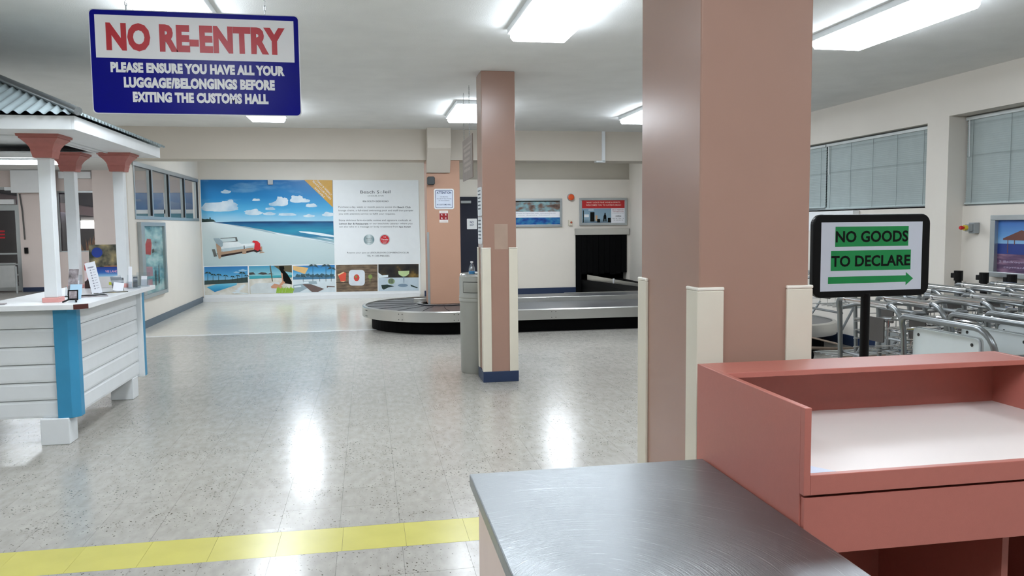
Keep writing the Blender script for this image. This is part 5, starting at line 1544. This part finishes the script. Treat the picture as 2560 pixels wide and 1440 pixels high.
tag(MB().box(-7.50, -6.75, YH - 0.16, YH, 2.80, 2.97).build('air_curtain', WHITE2, bevel=0.01), 'long white air unit above the dark hall window', 'air unit')
br = thing('queue_barrier', (-8.75, 21.0, 0), 'brushed metal queue barrier by the glazed door', 'barrier')
for x in (-8.83, -8.36):
    MB().tube([(x, 21.0, 0.0), (x, 21.0, 0.66)] , 0.025, 8).build('post', ALU, br)
MB().tube([(-8.83, 21.0, 0.0), (-8.83, 21.0, 0.62)] + [(-8.77 + a, 21.0, 0.66 + b) for a, b in arc(0, 0, 0.06, pi, pi / 2)] + [(-8.36, 21.0, 0.72)], 0.03, 8).build('rail', ALU, br, smooth=True)
MB().box(-8.80, -8.37, 20.99, 21.01, 0.16, 0.69).build('panel', mat('barrier_panel', (176, 178, 178), 0.4, metal=0.4), br)

# outside in the dark: porch, planting, a lit fixture
struct('exterior_wall', MB().box(-12, -3.4, 26.2, 26.4, 0, 3.2), mat('porch_wall', (34, 28, 32), 0.8), 'dark wall across the porch')
struct('exterior_porch', MB().box(-12, -3.4, YH + 0.2, 26.3, 3.0, 3.2), mat('porch_ceiling', (130, 120, 128), 0.8), 'porch ceiling outside')
eb = struct('exterior_beam', MB().prism([(-11.0, 2.72), (-7.0, 2.06), (-7.0, 1.80), (-11.0, 2.42)], 'y', 24.4, 24.6), mat('porch_beam', (168, 150, 160), 0.8), 'pale sloping porch beam outside')
MB().prism([(-11.0, 3.0), (-7.0, 2.52), (-7.0, 2.06), (-11.0, 2.72)], 'y', 24.35, 24.6).build('fascia', mat('porch_fascia', (26, 28, 54), 0.7), eb)
pl_ = thing('porch_light', (-7.6, 24.5, 1.6), 'lit strip lamp outside the dark hall window', 'lamp')
MB().box(-7.98, -7.2, 24.42, 24.58, 1.56, 1.78).build('diffuser', mat('porch_lamp', (255, 246, 226), 0.5, emit=7), pl_)
MB().box(-7.98, -7.2, 24.45, 24.55, 1.78, 1.88).build('bracket', ALU, pl_)
pl3 = thing('porch_light', (-8.1, 22.7, 2.9), 'added hidden fill lamp under the porch ceiling', 'lamp')
MB().box(-8.7, -7.5, 22.6, 22.8, 2.93, 3.0).build('diffuser', mat('hidden_fill_lamp', (255, 240, 214), 0.5, emit=5), pl3)  # added out of direct view to light the plant and boulders
pl2 = thing('porch_light', (-9.2, 25.4, 2.2), 'lit strip lamp outside the glazed door', 'lamp')
MB().box(-9.9, -8.7, 26.02, 26.195, 2.12, 2.3).build('diffuser', mat('porch_lamp2', (246, 250, 255), 0.5, emit=7), pl2)
pp = thing('spiky_plant', (-7.32, 22.9, 0), 'brown spiky plant outside the dark window', 'plant')
MB().lathe([(0.22, 0.0), (0.30, 0.62), (0.27, 0.65), (0.0, 0.64)], -7.32, 22.9, 20).build('planter', mat('planter_brown', (90, 62, 48), 0.8), pp, smooth=True)
LEAF = mat('leaf_brown', (196, 138, 80), 0.7, var=0.2)
for k in range(26):
    q, el = rnd.uniform(0, 2 * pi), rnd.uniform(0.7, 1.45)
    L = rnd.uniform(0.55, 0.95)
    tip = Vector((-7.32 + L * cos(q) * cos(el), 22.9 + L * sin(q) * cos(el), 0.64 + L * sin(el)))
    base_ = Vector((-7.32, 22.9, 0.62))
    sd = Vector((-sin(q), cos(q), 0)) * 0.028
    mid = base_.lerp(tip, 0.5)
    MB().add([base_ - sd * 0.6, base_ + sd * 0.6, mid + sd, tip, mid - sd], [(0, 1, 2, 3, 4)]).build('leaf', LEAF, pp, recalc=False)
for k, (x, y, s_) in enumerate(((-9.3, 22.7, 0.30), (-8.75, 23.5, 0.34), (-9.75, 23.6, 0.28), (-8.45, 22.7, 0.22), (-7.6, 23.5, 0.28))):
    mb = MB()
    prof = [(0.02, 0.0), (s_ * 0.8, 0.02), (s_, s_ * 0.5), (s_ * 0.75, s_ * 1.0), (s_ * 0.3, s_ * 1.25), (0.0, s_ * 1.28)]
    mb.lathe(prof, x, y, 11)
    o = mb.build('boulder', mat('boulder_brown', (112, 74, 60), 0.9, var=0.3, nscale=5), smooth=True)
    rr = random.Random(k)
    for v in o.data.vertices:
        v.co.x += rr.uniform(-0.04, 0.04); v.co.y += rr.uniform(-0.04, 0.04)
    tag(o, ['brown boulder outside the glazed door, front one', 'large brown boulder behind the glazed door', 'brown boulder far along outside the glazed door', 'small brown boulder by the door jamb outside', 'brown boulder beside the spiky plant'][k], 'boulder', 'boulders in the outside planting')
